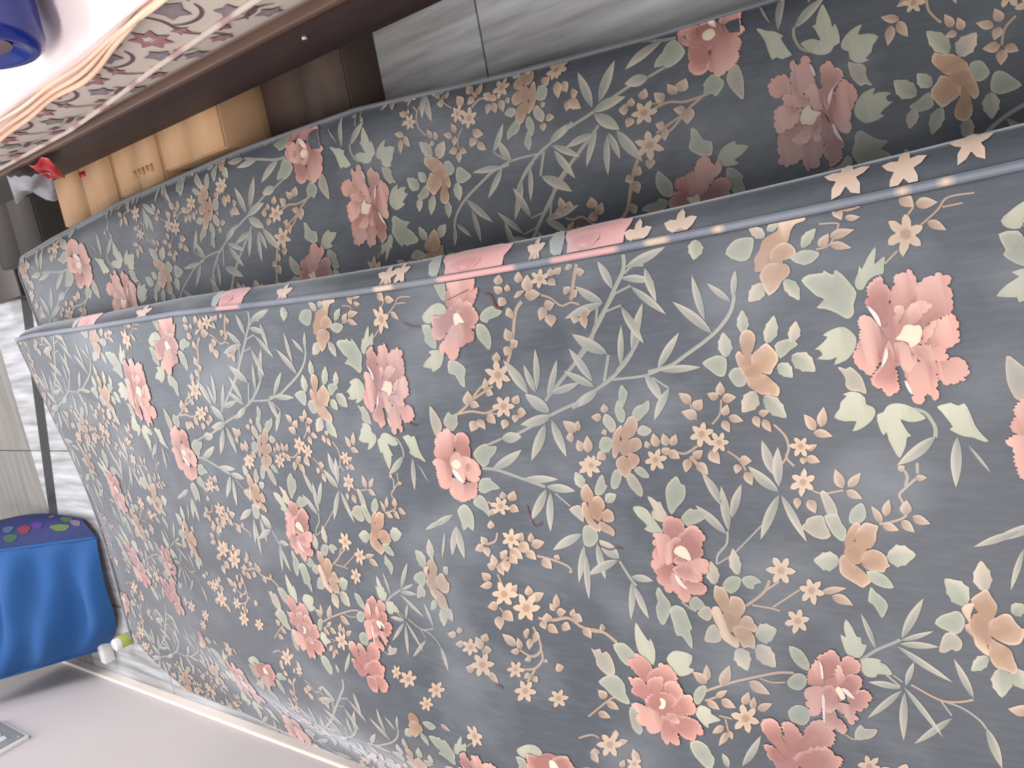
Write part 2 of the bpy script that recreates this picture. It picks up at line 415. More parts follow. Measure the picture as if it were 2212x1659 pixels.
Pu -875 1053 -836 1078 -839 1061 -854 1045 -850 1037 -872 1031 -900 1022 -922 1044 -908 1071 -886 1074 -879 1065
Pu -1227 960 -1224 985 -1200 953 -1209 938 -1239 943 -1251 959 -1238 981
Pu -1298 950 -1304 976 -1273 960 -1260 937 -1291 926 -1313 926 -1324 949 -1322 979
Pu -1435 1359 -1398 1399 -1404 1386 -1395 1363 -1413 1358 -1402 1340 -1428 1324 -1468 1320 -1489 1328 -1494 1358 -1462 1389 -1437 1388
Ls -1030 539 -1032 608 29 -5
Ls -1016 419 -1007 348 -31 4
Ls -1144 257 -1072 294 20 -21
Lu -1103 211 -1018 206 4 -20
Ls -1284 234 -1329 278 14 7
Ls -1312 214 -1396 223 -5 23
Ls -1309 189 -1365 170 -14 16
Ls -1160 165 -1132 137 -15 -7
Ls -124 463 -79 416 -11 -9
Lu -76 554 -41 592 12 -11
Lu -205 587 -251 637 16 14
Lu -384 543 -325 520 -5 -15
Ls -60 544 -45 508 -11 -4
Ls -203 527 -268 499 -9 17
Ls -45 750 -104 770 6 22
Ls -342 671 -272 660 -2 -17
Ls -379 611 -301 575 -7 -17
Ls -421 551 -474 498 -20 18
Ls -406 735 -330 729 0 -21
Ls -443 594 -485 561 -14 15
Ls -531 650 -602 601 -16 19
Lu -516 672 -577 722 15 19
Ls -804 1305 -747 1322 8 -20
Ls -853 1231 -827 1185 -15 -8
Lu -1089 833 -1002 833 5 -18
Lu -1125 912 -1047 911 5 -21
Ls -1287 817 -1259 750 -31 -3
Lu -1333 880 -1406 861 -15 25
Lu -1316 819 -1384 775 -21 23
Nt -1131 605 -1113 535 -11 0
Nt -1139 578 -1164 527 -14 8
Nt -815 492 -758 501 5 -14
Nt -812 478 -771 438 -9 -7
Nt -823 485 -847 448 -11 7
Nt -840 617 -876 624 0 11
Nt -847 588 -889 577 -7 14
Nt -917 413 -867 430 6 -9
Nt -898 401 -848 383 -3 -10
Nt -892 356 -851 342 -4 -13
Nt -898 337 -919 299 -12 6
Nt -910 365 -943 340 -10 9
Nt -921 413 -938 375 -12 5
Nt -790 311 -790 284 -9 1
Nt -768 347 -757 329 -8 -3
Nt -643 531 -594 552 8 -13
Nt -635 514 -577 496 -3 -13
Nt -649 537 -664 489 -12 5
Nt -701 564 -685 534 -8 -3
Nt -723 571 -737 536 -12 6
Nt -720 579 -742 583 0 10
Nt -130 419 -99 387 -10 -8
Nt -109 387 -102 323 -13 -1
Nt -129 391 -149 339 -11 4
Nt -34 360 -70 348 -5 13
Nt -37 350 -45 295 -11 2
Nt -66 339 -71 302 -9 1
Nt -39 202 -74 175 -12 12
Nt -67 171 -74 122 -15 2
Nt -118 155 -148 118 -10 6
Nt -548 1166 -517 1164 1 -15
Nt -562 1181 -559 1220 14 -3
Nt -609 1172 -616 1195 10 2
Nt -682 1195 -703 1232 15 9
Nt -670 1008 -624 1013 4 -16
Nt -668 975 -626 981 4 -15
Nt -669 961 -631 939 -5 -12
Nt -673 1041 -648 1043 2 -11
Nt -692 998 -675 969 -12 -6
Nt -686 975 -711 942 -13 11
Nt -712 911 -757 933 5 14
Nt -709 900 -687 864 -12 -7
Nt -727 893 -765 863 -11 13
Nt -687 841 -732 820 -10 17
Nt -721 760 -726 724 -16 5
Nt -734 766 -764 778 3 12
Nt -758 748 -802 737 -6 14
Nt -536 871 -501 904 11 -12
Nt -557 865 -527 834 -12 -12
Nt -581 860 -561 907 16 -9
Nt -520 775 -477 768 -1 -14
Nt -526 782 -510 815 12 -7
Nt -533 774 -529 730 -15 0
Nt -583 778 -548 761 -4 -12
Nt -596 783 -635 772 -5 13
Nt -587 765 -603 724 -12 6
Nt -584 676 -579 645 -11 0
Nt -589 690 -626 682 -5 12
Nt -601 667 -641 651 -6 11
Nt -1470 999 -1435 1041 15 -12
Nt -1458 993 -1402 988 3 -13
Nt -1471 954 -1394 914 -5 -16
Nt -1443 864 -1477 806 -17 11
Nt -1515 979 -1483 936 -9 -4
Nt -1532 1010 -1557 973 -12 9
Nt -1520 963 -1541 920 -15 9
Nt -1527 895 -1478 870 -4 -12
Nt -1537 867 -1492 856 1 -11
Nt -1535 854 -1507 805 -13 -2
Nt -1614 969 -1647 1013 11 4
Nt -1632 962 -1688 999 5 9
Nt -1627 958 -1655 949 -6 9
Nt -1587 1376 -1559 1404 14 -15
Nt -1600 1378 -1622 1333 -14 10
Nt -1649 1421 -1661 1373 -15 9
Nt -1735 1371 -1704 1361 1 -14
Nt -1754 1362 -1737 1321 -12 0
Nt -1814 1297 -1765 1308 10 -16
Nt -1830 1469 -1798 1463 5 -20
Nt -1824 1481 -1857 1457 -13 14
Nt -1854 1369 -1818 1350 -2 -11
Nt -1326 1337 -1298 1337 3 -11
Nt -1323 1415 -1360 1389 -11 14
Nt -1319 1563 -1280 1555 3 -23
Nt -1313 1580 -1348 1574 -7 17
Nt -1327 1560 -1356 1521 -15 14
Nt -1324 1502 -1333 1466 -19 11
Nt -1268 1516 -1241 1533 8 -13
Nt -1255 1504 -1201 1497 3 -16
Nt -1276 1513 -1267 1470 -17 2
Nt -1286 1450 -1252 1436 -1 -12
Nt -1282 1449 -1298 1411 -18 13
Nt -1323 1414 -1360 1390 -12 16
Nt -1326 1340 -1299 1333 0 -10
Nt -1215 1700 -1179 1660 -9 -11
Nt -1220 1620 -1179 1611 2 -19
Nt -1236 1609 -1203 1549 -16 -7
Nt -1278 1768 -1286 1821 20 -4
Nt -1318 1778 -1376 1781 -6 24
Nt -1298 1753 -1332 1712 -19 21
Nt -1170 1778 -1145 1815 15 -16
Nt -1187 1772 -1204 1837 15 0
Nt -1112 1739 -1065 1748 6 -18
Nt -1116 1740 -1110 1781 19 -10
Nt -1111 1729 -1148 1711 -8 14
Nt -1087 1690 -1133 1691 -5 23
Nt -1070 1681 -1057 1709 19 -16
Nt -1064 1665 -1096 1637 -13 17
Nt -1039 1659 -1076 1611 -17 19
Nt -1004 1618 -974 1588 -10 -15
Nt -1012 1610 -1051 1577 -16 23
Nt -1043 1590 -1076 1553 -13 15
Nt -1009 1563 -972 1553 0 -14
Nt -1021 1562 -1006 1502 -18 -1
Nt -1072 1528 -1107 1495 -14 17
Nt -1069 1473 -1050 1456 -6 -10
Nt -1028 1764 -997 1782 9 -17
Nt -1037 1776 -1055 1824 16 4
Nt -1037 1771 -1079 1766 -5 18
Nt -1417 1984 -1390 1988 7 -17
Nt -1430 2009 -1430 2057 17 -8
Nt -1467 1980 -1470 2025 17 -7
Nt -1472 1890 -1420 1910 11 -21
Nt -1438 1872 -1399 1852 -2 -20
Nt -1476 1886 -1469 1843 -19 4
Nt -1570 1951 -1566 1996 20 -11
Nt -1567 1881 -1611 1845 -11 15
Nt -1434 1725 -1391 1777 15 -17
Nt -1444 1703 -1397 1707 6 -16
Nt -1454 1710 -1461 1755 14 -3
Nt -1372 1649 -1371 1677 22 -9
Nt -1379 1636 -1385 1605 -24 14
Nt -1393 1649 -1441 1666 0 16
Nt -1477 1662 -1489 1698 11 0
Nt -1474 1610 -1482 1593 -8 7
Nt -1541 1681 -1565 1715 10 6
Nt -1548 1668 -1572 1657 -9 14
Nt -1511 1545 -1478 1552 9 -19
Nt -846 1638 -818 1641 4 -17
Nt -854 1616 -815 1588 -7 -18
Nt -874 1621 -894 1586 -14 13
Nt -901 1694 -893 1717 14 -10
Nt -965 1729 -931 1721 1 -17
Nt -609 1291 -567 1330 13 -17
Nt -605 1286 -569 1270 -4 -15
Nt -623 1299 -628 1331 18 0
Nt -676 1282 -635 1289 5 -18
Nt -681 1258 -621 1249 0 -18
Nt -532 1638 -565 1608 -11 16
Nt -546 1686 -585 1659 -8 15
Nt -550 1696 -591 1726 8 21
Nt -551 1558 -586 1581 6 16
Nt -534 1517 -565 1525 1 16
Nt -527 1506 -532 1469 -19 7
Nt -499 1509 -466 1487 -6 -16
Nt -493 1716 -438 1702 -1 -24
Nt -485 1705 -499 1664 -13 9
Nt -345 1554 -308 1540 -3 -18
Nt -276 1473 -229 1484 5 -20
Nt -287 1476 -279 1442 -16 -4
Nt -294 1482 -326 1508 8 15
Nt -174 1439 -185 1473 19 8
Nt -127 1459 -153 1493 12 13
Nt -107 1468 -81 1498 10 -13
Nt -79 1479 -44 1465 -4 -19
Nt -106 1445 -81 1439 -2 -13
Nt -127 1397 -111 1406 10 -24
Nt -117 1363 -60 1352 -3 -23
Nt -129 1380 -130 1315 -20 2
Nt -83 1395 -44 1385 -2 -17
Nt -79 1265 -51 1258 -2 -16
Nt -74 1247 -54 1217 -9 -9
Nt -85 1271 -110 1251 -8 14
Nt -171 1312 -169 1269 -18 0
Nt -174 1313 -219 1340 7 17
Nt -201 1298 -245 1300 -1 23
Nt -217 1199 -244 1213 6 16
Nt -213 1174 -210 1141 -16 -1
Nt -216 1174 -266 1174 -1 16
Nt -138 1204 -121 1225 12 -13
Nt -142 1201 -158 1185 -13 17
Nt -83 1167 -80 1135 -14 -1
Nt -66 1184 -47 1191 5 -15
Nt -441 1625 -395 1614 -1 -14
Nt -445 1622 -459 1592 -12 10
St -795 593 -1 -37 -42 8
St -1126 630 2 -38 -44 8
St -1225 685 3 -37 -43 7
St -1664 568 7 -32 -40 6
St -139 208 -10 -47 -55 11
St -1068 704 2 -42 -48 9
St -688 579 -2 -30 -33 6
St -725 1256 -1 -38 -35 8
St -712 1024 -1 -39 -39 8
St -636 858 -2 -43 -44 9
St -665 810 -2 -34 -35 7
St -1573 896 8 -47 -53 9
St -1771 1398 12 -54 -55 10
St -1827 1315 8 -33 -35 6
St -1224 1729 6 -62 -55 13
St -1271 1641 7 -67 -61 14
St -1001 1646 2 -45 -40 9
St -1472 1949 8 -50 -43 10
St -1541 1907 11 -68 -60 14
St -1689 2344 12 -60 -49 14
St -1707 2188 11 -53 -45 12
St -1789 2264 10 -45 -38 10
St -1535 1747 7 -43 -39 9
St -1620 1722 10 -55 -51 11
St -1623 1577 8 -44 -43 9
St -875 1662 1 -45 -39 9
St -729 1265 -1 -44 -41 9
St -504 1559 -3 -52 -45 11
St -391 1556 -4 -59 -50 12
St -80 1307 -5 -39 -33 8
Pe -1006 494 -1005 465 -1025 474 -1038 491 -1039 509 -1027 522 -1007 524 -986 514 -973 497 -973 479 -985 467
Pb -1006 494 -955 509 -930 494 -915 475 -923 466 -942 477 -968 490 -990 513 -981 518
Pb -1006 494 -926 466 -915 451 -921 434 -926 423 -945 431 -967 436 -992 454 -989 475 -977 489 -949 481
Pb -1006 494 -1002 469 -993 449 -1001 429 -1016 419 -1034 418 -1041 414 -1049 427 -1060 432 -1059 453 -1053 475 -1034 483 -1012 479
Pb -1006 494 -1023 538 -1010 522 -1035 510 -1044 495 -1059 482 -1078 472 -1090 469 -1100 481 -1109 493 -1099 508 -1084 529 -1072 541 -1059 544
Pc -1008 494 -990 513 -980 495 -980 476 -999 471 -1018 480 -1031 485 -1038 500 -1022 510 -1010 518
Pe -1247 881 -1244 849 -1265 859 -1279 877 -1281 897 -1270 911 -1250 914 -1229 904 -1215 885 -1213 865 -1224 852
Pb -1247 881 -1125 909 -1131 900 -1131 888 -1151 877 -1179 875 -1201 876 -1223 890 -1214 905 -1189 914 -1169 922 -1143 918
Pb -1247 881 -1179 875 -1161 869 -1160 849 -1169 835 -1193 829 -1215 840 -1234 859 -1233 879 -1216 885
Pb -1247 881 -1237 853 -1220 834 -1227 816 -1244 813 -1254 805 -1275 818 -1264 839 -1256 860
Pb -1247 881 -1261 877 -1255 850 -1270 830 -1287 820 -1308 821 -1330 828 -1325 843 -1330 860 -1310 870 -1286 882
Pb -1247 881 -1202 933 -1197 915 -1217 906 -1249 901 -1284 891 -1300 874 -1324 871 -1333 884 -1321 904 -1305 922 -1277 927 -1249 935 -1224 939
Pc -1246 881 -1221 906 -1223 887 -1234 859 -1244 851 -1261 877 -1283 888 -1256 899
Pe -666 1115 -667 1085 -684 1094 -694 1111 -693 1130 -682 1142 -665 1145 -649 1135 -639 1118 -640 1100 -651 1087
Pb -666 1115 -584 1101 -567 1086 -565 1067 -583 1059 -600 1061 -625 1076 -638 1097 -641 1124 -615 1127
Pb -666 1115 -642 1098 -636 1074 -643 1061 -665 1060 -678 1076 -685 1096 -674 1112
Pb -666 1115 -691 1116 -689 1093 -696 1079 -714 1078 -728 1090 -742 1108 -724 1115
Pb -666 1115 -701 1153 -695 1132 -706 1115 -732 1109 -750 1117 -771 1137 -760 1150 -741 1161 -719 1164
Pb -666 1115 -618 1150 -597 1127 -594 1114 -629 1130 -662 1133 -683 1145 -703 1161 -694 1170 -653 1164
Pc -670 1119 -648 1130 -641 1105 -667 1096 -692 1112 -695 1132 -676 1140
Pe -888 1278 -887 1248 -904 1257 -914 1275 -915 1293 -905 1306 -888 1308 -871 1299 -861 1282 -861 1263 -871 1251
Pb -888 1278 -812 1315 -789 1290 -800 1280 -827 1269 -850 1278 -854 1304 -842 1318
Pb -888 1278 -850 1278 -834 1267 -834 1247 -853 1235 -876 1239 -887 1258 -884 1281
Pb -888 1278 -891 1251 -877 1228 -890 1211 -917 1212 -925 1234 -918 1256
Pb -888 1278 -922 1265 -932 1239 -951 1219 -973 1224 -966 1242 -956 1264 -941 1277
Pb -888 1278 -861 1322 -854 1304 -888 1299 -918 1289 -941 1269 -960 1273 -949 1299 -919 1318 -892 1324
Pc -884 1277 -854 1295 -850 1270 -887 1250 -922 1265 -911 1287 -880 1297
Pe -430 670 -432 645 -447 653 -456 668 -454 683 -443 694 -427 696 -412 688 -404 673 -406 658 -417 647
Pb -430 670 -351 684 -333 669 -334 651 -350 639 -378 646 -405 662 -422 678 -399 686 -373 687
Pb -430 670 -403 707 -391 694 -402 687 -426 676 -455 675 -470 691 -442 704 -423 707
Pb -430 670 -411 663 -392 638 -378 617 -383 606 -410 590 -432 590 -453 608 -470 620 -461 646 -447 664
Pb -458 670 -465 690 -468 666 -468 635 -488 618 -512 602 -537 612 -529 632 -527 656 -508 680 -495 690
Pc -456 667 -455 694 -440 679 -433 659 -444 642 -467 641 -477 667 -472 688
Pe -146 551 -151 519 -170 529 -179 547 -176 567 -161 581 -140 583 -121 572 -112 554 -116 534 -131 521
Pb -146 550 -42 508 -38 486 -39 466 -38 440 -50 437 -54 452 -57 467 -75 483 -101 494 -102 518 -117 538 -127 552 -150 563 -169 579 -170 598 -162 602 -150 597 -131 596 -110 576 -84 562 -71 535 -63 515
Pb -146 550 -121 548 -102 518 -103 497 -118 483 -134 480 -147 495 -151 522 -149 551
Pb -146 550 -166 579 -151 558 -156 526 -166 507 -185 506 -198 517 -208 534 -224 546 -243 577 -215 586 -185 592
Pe -1195 231 -1192 202 -1215 211 -1230 228 -1232 246 -1220 258 -1198 260 -1175 251 -1160 234 -1158 216 -1171 204
Pb -1195 231 -1125 245 -1106 223 -1096 210 -1099 204 -1116 200 -1136 192 -1157 196 -1185 214 -1168 229 -1148 242
Pb -1195 231 -1185 216 -1172 200 -1160 181 -1163 168 -1180 162 -1197 152 -1199 146 -1223 152 -1241 163 -1246 181 -1242 196 -1224 220 -1203 223
Pb -1195 231 -1151 270 -1137 251 -1139 240 -1167 252 -1200 257 -1221 251 -1243 234 -1266 231 -1281 231 -1276 242 -1254 257 -1233 258 -1214 271 -1198 270 -1192 260 -1174 267
Pb -1195 231 -1230 223 -1240 209 -1250 191 -1264 182 -1284 181 -1313 177 -1326 188 -1316 204 -1313 221 -1293 231 -1266 231
Pc -1206 235 -1167 247 -1166 233 -1185 218 -1218 221 -1235 217 -1254 227 -1237 240 -1209 254 -1185 253
Pd -411 287 -419 232 -455 250 -475 282 -471 316 -444 340 -403 344 -366 325 -347 292 -352 258 -380 235
Pp -411 287 -237 284 -256 283 -273 273 -304 281 -334 290 -371 302 -369 312 -335 321 -306 337 -297 338 -287 325 -256 322 -246 308
Pp -411 287 -241 256 -236 243 -237 228 -228 218 -244 210 -264 206 -286 211 -323 232 -347 249 -384 272 -381 294 -334 290 -307 278 -279 271 -264 259 -249 259
Pp -411 287 -266 199 -255 180 -257 168 -248 157 -258 147 -264 131 -278 133 -287 143 -308 135 -322 140 -339 140 -357 148 -367 173 -377 201 -395 236 -396 266 -342 243 -299 220
Pp -411 287 -377 201 -370 174 -360 146 -378 140 -392 137 -402 145 -414 140 -425 147 -431 142 -441 155 -450 174 -443 197 -432 219 -402 226
Pp -411 287 -343 363 -332 351 -334 339 -348 326 -384 315 -409 305 -425 318 -450 330 -479 343 -502 365 -487 378 -470 392 -451 396 -436 395 -423 383 -400 370 -372 362
Pd -415 288 -422 231 -460 249 -481 282 -477 318 -448 343 -407 346 -368 327 -348 293 -354 257 -382 234
Pp -415 288 -488 343 -472 327 -410 302 -463 297 -490 300 -522 303 -548 303 -556 317 -563 331 -551 339 -539 342 -534 359 -515 365
Pp -415 288 -417 288 -453 287 -503 282 -521 283 -545 278 -563 275 -574 281 -591 269 -588 254 -571 248 -563 242 -570 236 -585 227 -569 214 -551 218 -534 211 -505 214 -484 222 -475 247 -458 266
Pp -415 288 -454 253 -470 219 -480 205 -478 180 -471 165 -479 148 -494 140 -508 141 -514 137 -525 145 -527 153 -538 152 -537 164 -544 172 -543 186 -546 198 -535 205 -514 211 -493 221
Pp -415 288 -430 263 -431 231 -438 197 -450 177 -460 182 -467 174 -478 180 -482 193 -480 207 -473 220 -465 240
Pq -415 288 -420 291 -417 270 -433 259 -454 255 -470 244 -489 257 -504 272 -495 280 -471 286 -444 291
Pw -541 281 -521 285 -533 278 -560 274 -557 280 -535 286
Pw -455 318 -480 333 -429 311 -447 310 -464 317
Pq -405 288 -323 272 -318 256 -327 247 -349 255 -361 267 -386 275 -393 288 -359 283 -343 273
Pq -405 288 -328 241 -316 221 -315 201 -324 193 -332 182 -344 195 -353 209 -368 224 -377 238 -378 255 -396 271 -405 288 -362 260
Pq -405 288 -371 186 -383 183 -395 193 -409 198 -419 210 -432 224 -427 235 -414 223 -394 219 -385 205
Pw -341 321 -311 334 -320 323 -343 312 -370 311 -362 318 -338 326
Py -404 249 -378 260 -374 247 -379 236 -379 224 -394 220 -414 227 -424 232 -432 244 -436 254 -421 259 -415 272 -408 286 -396 271
Pd -707 1814 -707 1757 -734 1775 -751 1807 -752 1843 -735 1868 -707 1872 -680 1853 -663 1820 -664 1785 -681 1761
Pp -707 1814 -606 1895 -586 1863 -574 1844 -574 1828 -591 1817 -600 1804 -624 1805 -657 1824 -690 1838 -707 1868 -690 1917 -673 1926 -644 1910 -631 1912
Pp -707 1814 -600 1799 -592 1772 -601 1749 -622 1739 -642 1749 -666 1748 -691 1756 -691 1782 -674 1808 -649 1817
Pp -707 1814 -707 1943 -690 1917 -707 1868 -728 1853 -766 1857 -800 1871 -813 1896 -805 1926 -775 1931 -741 1930 -724 1931
Pp -707 1814 -766 1857 -774 1833 -791 1807 -782 1774 -774 1742 -807 1750 -840 1763 -849 1786 -858 1808 -863 1830 -855 1854 -843 1877 -822 1887 -800 1871
Pp -707 1814 -695 1783 -691 1751 -704 1730 -728 1718 -749 1716 -761 1731 -773 1727 -782 1744 -782 1774 -770 1791 -732 1792
Pq -707 1814 -690 1848 -674 1828 -666 1806 -683 1790 -691 1751 -716 1748 -732 1747 -749 1771 -757 1793 -787 1806 -770 1832 -741 1846 -716 1855
Pq -707 1814 -720 1784 -707 1761 -724 1745 -741 1754 -749 1776 -736 1785
Pw -761 1829 -732 1849 -745 1826 -774 1813 -787 1806 -774 1833 -753 1849
Py -714 1824 -707 1847 -695 1823 -703 1805 -720 1804 -732 1823 -728 1842
Pd -1015 1004 -1013 956 -1042 971 -1061 998 -1062 1027 -1046 1048 -1017 1052 -988 1037 -969 1009 -969 980 -985 960
Pp -1015 1003 -919 1040 -898 1014 -904 998 -907 984 -932 971 -950 978 -972 1000 -969 1028 -955 1047 -937 1045
Pp -1015 1003 -950 978 -935 962 -931 933 -941 925 -955 916 -973 910 -984 923 -1002 930 -1016 925 -1034 936 -1049 956 -1047 980 -1029 987 -1015 998 -987 1014 -968 1000
Pp -1015 1003 -960 1085 -955 1062 -959 1044 -972 1022 -1016 1027 -1045 1025 -1068 1044 -1069 1073 -1086 1106 -1064 1113 -1048 1099 -1019 1095 -1007 1083 -989 1093 -978 1079
Pp -1015 1003 -1086 1106 -1069 1073 -1060 1039 -1081 1025 -1127 1059 -1140 1087 -1123 1102 -1104 1095 -1097 1101
Pp -1015 1003 -1062 1007 -1046 969 -1036 933 -1047 914 -1069 920 -1091 929 -1088 946 -1117 951 -1100 972 -1083 987
Pp -1015 1003 -1127 1059 -1090 1041 -1103 1019 -1134 1000 -1178 998 -1194 1015 -1184 1034 -1167 1041 -1156 1050 -1165 1070 -1151 1082 -1140 1080
Pp -1015 1003 -1106 1008 -1100 972 -1117 955 -1124 946 -1137 936 -1156 948 -1162 974 -1160 998 -1135 1014
Pq -1015 1003 -1078 1039 -1062 1007 -1075 982 -1103 963 -1117 958 -1122 977 -1116 993 -1110 1016 -1093 1034
Pq -1015 1003 -1002 1046 -980 1027 -968 1003 -975 987 -986 996 -994 1015 -1016 1027 -1038 1029 -1060 1039 -1066 1055 -1039 1055
Pq -1015 1003 -1045 1029 -1034 1012 -1040 992 -1054 992 -1064 1011 -1060 1028
Pw -1124 1019 -1097 1037 -1107 1023 -1128 1013 -1142 1001 -1143 1012 -1125 1030
Py -1024 996 -1020 1024 -1005 1014 -997 995 -1007 979 -1032 970 -1048 973 -1043 989 -1037 1002 -1030 1015
Pd -1576 1177 -1567 1125 -1600 1140 -1625 1170 -1631 1202 -1616 1225 -1585 1230 -1551 1213 -1526 1183 -1521 1151 -1536 1129
Pp -1576 1176 -1424 1265 -1414 1234 -1392 1230 -1401 1208 -1417 1189 -1439 1178 -1463 1182 -1498 1208 -1475 1238 -1457 1250
Pp -1576 1176 -1451 1180 -1436 1158 -1416 1147 -1421 1133 -1423 1115 -1437 1106 -1458 1096 -1499 1110 -1518 1136 -1539 1170 -1535 1192 -1498 1208 -1474 1203
Pp -1576 1176 -1485 1273 -1490 1256 -1483 1236 -1500 1216 -1528 1198 -1559 1196 -1564 1220 -1557 1249 -1541 1274 -1523 1263 -1504 1271
Pp -1576 1176 -1591 1283 -1580 1258 -1592 1225 -1581 1185 -1593 1165 -1627 1178 -1669 1188 -1685 1208 -1690 1235 -1668 1243 -1664 1266 -1646 1278 -1623 1262 -1609 1271
Pp -1576 1176 -1577 1162 -1544 1108 -1520 1078 -1521 1057 -1543 1057 -1561 1050 -1586 1061 -1595 1092 -1604 1115 -1612 1138
Pp -1576 1176 -1600 1158 -1602 1107 -1603 1072 -1614 1049 -1636 1042 -1660 1046 -1660 1067 -1686 1079 -1686 1100 -1671 1123 -1655 1139
Pp -1576 1176 -1611 1175 -1618 1150 -1652 1142 -1688 1130 -1713 1132 -1716 1150 -1707 1163 -1722 1177 -1705 1188 -1681 1190
Pp -1576 1176 -1569 1228 -1535 1192 -1525 1152 -1530 1116 -1544 1108 -1576 1132 -1601 1166 -1597 1188 -1587 1216
Pq -1576 1176 -1502 1208 -1475 1184 -1468 1164 -1465 1145 -1489 1149 -1527 1167 -1538 1185 -1520 1196 -1514 1207
Pq -1576 1176 -1497 1147 -1478 1125 -1478 1099 -1495 1088 -1514 1084 -1544 1104 -1528 1123 -1519 1144
Pq -1576 1176 -1611 1157 -1604 1137 -1612 1116 -1631 1116 -1635 1135 -1626 1152
Py -1566 1166 -1547 1171 -1549 1156 -1564 1152 -1585 1163 -1587 1182 -1571 1170 -1559 1170
Pd -1436 629 -1430 589 -1458 601 -1478 623 -1482 648 -1468 665 -1442 668 -1413 656 -1393 633 -1389 609 -1404 592
Pp -1436 628 -1330 648 -1322 632 -1314 622 -1305 604 -1317 594 -1337 589 -1361 596 -1396 613 -1404 643 -1367 648
Pp -1436 628 -1341 653 -1361 647 -1401 645 -1425 646 -1427 688 -1393 686 -1371 675 -1352 663
Pp -1436 628 -1340 587 -1322 576 -1320 559 -1328 549 -1334 539 -1357 540 -1375 557 -1382 580 -1374 596
Pp -1436 628 -1416 608 -1389 587 -1376 563 -1380 544 -1400 543 -1417 550 -1433 567 -1430 588
Pp -1436 628 -1440 590 -1433 567 -1420 548 -1422 535 -1446 525 -1458 538 -1471 538 -1480 552 -1493 565 -1479 582
Pp -1436 628 -1451 706 -1435 692 -1426 655 -1449 648 -1503 665 -1526 683 -1529 699 -1505 700 -1493 710 -1478 702
Pp -1436 628 -1487 631 -1471 617 -1471 595 -1477 574 -1501 578 -1517 569 -1522 581 -1536 586 -1538 597 -1523 603 -1507 609
Pp -1436 628 -1509 660 -1488 637 -1520 625 -1534 611 -1550 606 -1573 620 -1568 630 -1559 637 -1567 658 -1550 664
Pq -1436 628 -1404 640 -1390 615 -1350 594 -1373 587 -1389 584 -1411 596 -1424 621 -1420 640
Pq -1436 628 -1429 653 -1418 625 -1434 617 -1464 616 -1485 622 -1501 633 -1510 649 -1485 659
Pw -1439 585 -1423 601 -1426 585 -1444 574 -1453 570 -1449 583 -1437 595
Pw -1498 660 -1457 658 -1463 651 -1540 663 -1534 667
Pw -1374 645 -1344 647 -1360 640 -1401 644 -1398 649 -1367 647
Py -1439 606 -1427 617 -1419 606 -1431 599 -1451 594 -1462 605 -1447 613
Pd -1685 791 -1675 748 -1707 761 -1730 786 -1736 812 -1723 831 -1694 835 -1662 822 -1639 797 -1634 770 -1648 752
Pp -1685 791 -1573 848 -1559 829 -1559 807 -1578 795 -1614 798 -1649 791 -1682 794 -1660 809 -1642 827 -1616 845 -1596 853
Pp -1685 791 -1566 787 -1559 771 -1569 748 -1589 739 -1616 735 -1634 738 -1658 769 -1662 784 -1598 786
Pp -1685 791 -1586 727 -1558 708 -1541 690 -1536 669 -1561 664 -1571 643 -1614 656 -1629 693 -1659 754
Pp -1685 791 -1651 854 -1650 832 -1668 813 -1689 795 -1704 816 -1705 835 -1697 849 -1675 849
Pp -1685 791 -1642 726 -1626 665 -1645 654 -1651 635 -1682 648 -1704 655 -1723 709 -1708 751 -1681 775
Pp -1716 2597 -1731 2616 -1721 2570 -1761 2554 -1801 2566 -1802 2595 -1774 2615
Pp -1716 2597 -1715 2568 -1708 2511 -1744 2480 -1787 2507 -1792 2529 -1761 2554
Bg -1688 792 -1596 798 5 -10
Bg -1688 792 -1639 727 -9 -3
Bg -1688 792 -1673 823 11 -6
Bg -1688 792 -1724 822 6 6
Bg -1688 792 -1710 762 -10 7
Pd -170 1688 -175 1633 -200 1650 -213 1681 -209 1715 -191 1739 -164 1742 -140 1725 -127 1693 -131 1660 -149 1637
Pp -170 1687 -37 1696 -34 1661 -33 1632 -41 1600 -41 1571 -67 1578 -88 1593 -116 1615 -149 1662 -145 1700 -124 1720 -89 1718 -67 1700
Pp -170 1687 -114 1633 -88 1593 -76 1566 -101 1575 -119 1587 -136 1605
Pp -170 1687 -147 1681 -120 1611 -140 1602 -157 1592 -184 1587 -201 1608 -216 1612 -209 1644 -195 1674
Pp -170 1687 -159 1800 -158 1764 -157 1734 -142 1695 -163 1680 -193 1693 -214 1719 -223 1746 -244 1777 -238 1806 -217 1814 -194 1800
Pp -170 1687 -227 1742 -198 1715 -189 1692 -200 1656 -227 1619 -257 1627 -266 1663 -279 1696 -298 1706 -320 1726 -322 1752 -301 1762 -289 1769 -304 1783 -279 1794 -256 1780 -245 1762
Pq -170 1687 -127 1686 -105 1646 -121 1640 -116 1615 -135 1649 -147 1681 -137 1708
Py -178 1680 -158 1694 -156 1674 -172 1663 -193 1654 -190 1678 -200 1695 -180 1700"""
STAINS = """Tr 28 -166 1940 -180 1912 -189 1861
Tr 41 -102 1540 -112 1515 -148 1505 -160 1481
Tr 19 -105 1710 -89 1646 -79 1605
Tr 30 -524 2059 -549 2021 -562 1983
Tr 26 -869 1545 -893 1542 -945 1531 -932 1496
Tr 22 -1008 1288 -1022 1251 -1013 1221 -1019 1201
Tr 67 -1622 1858 -1626 1828"""
PT, PS = 0.92082, -0.00217      # repeat along the cloth
QS, QT = -0.87, -0.012          # repeat across the cloth
SLATE = lin((79, 83, 90))
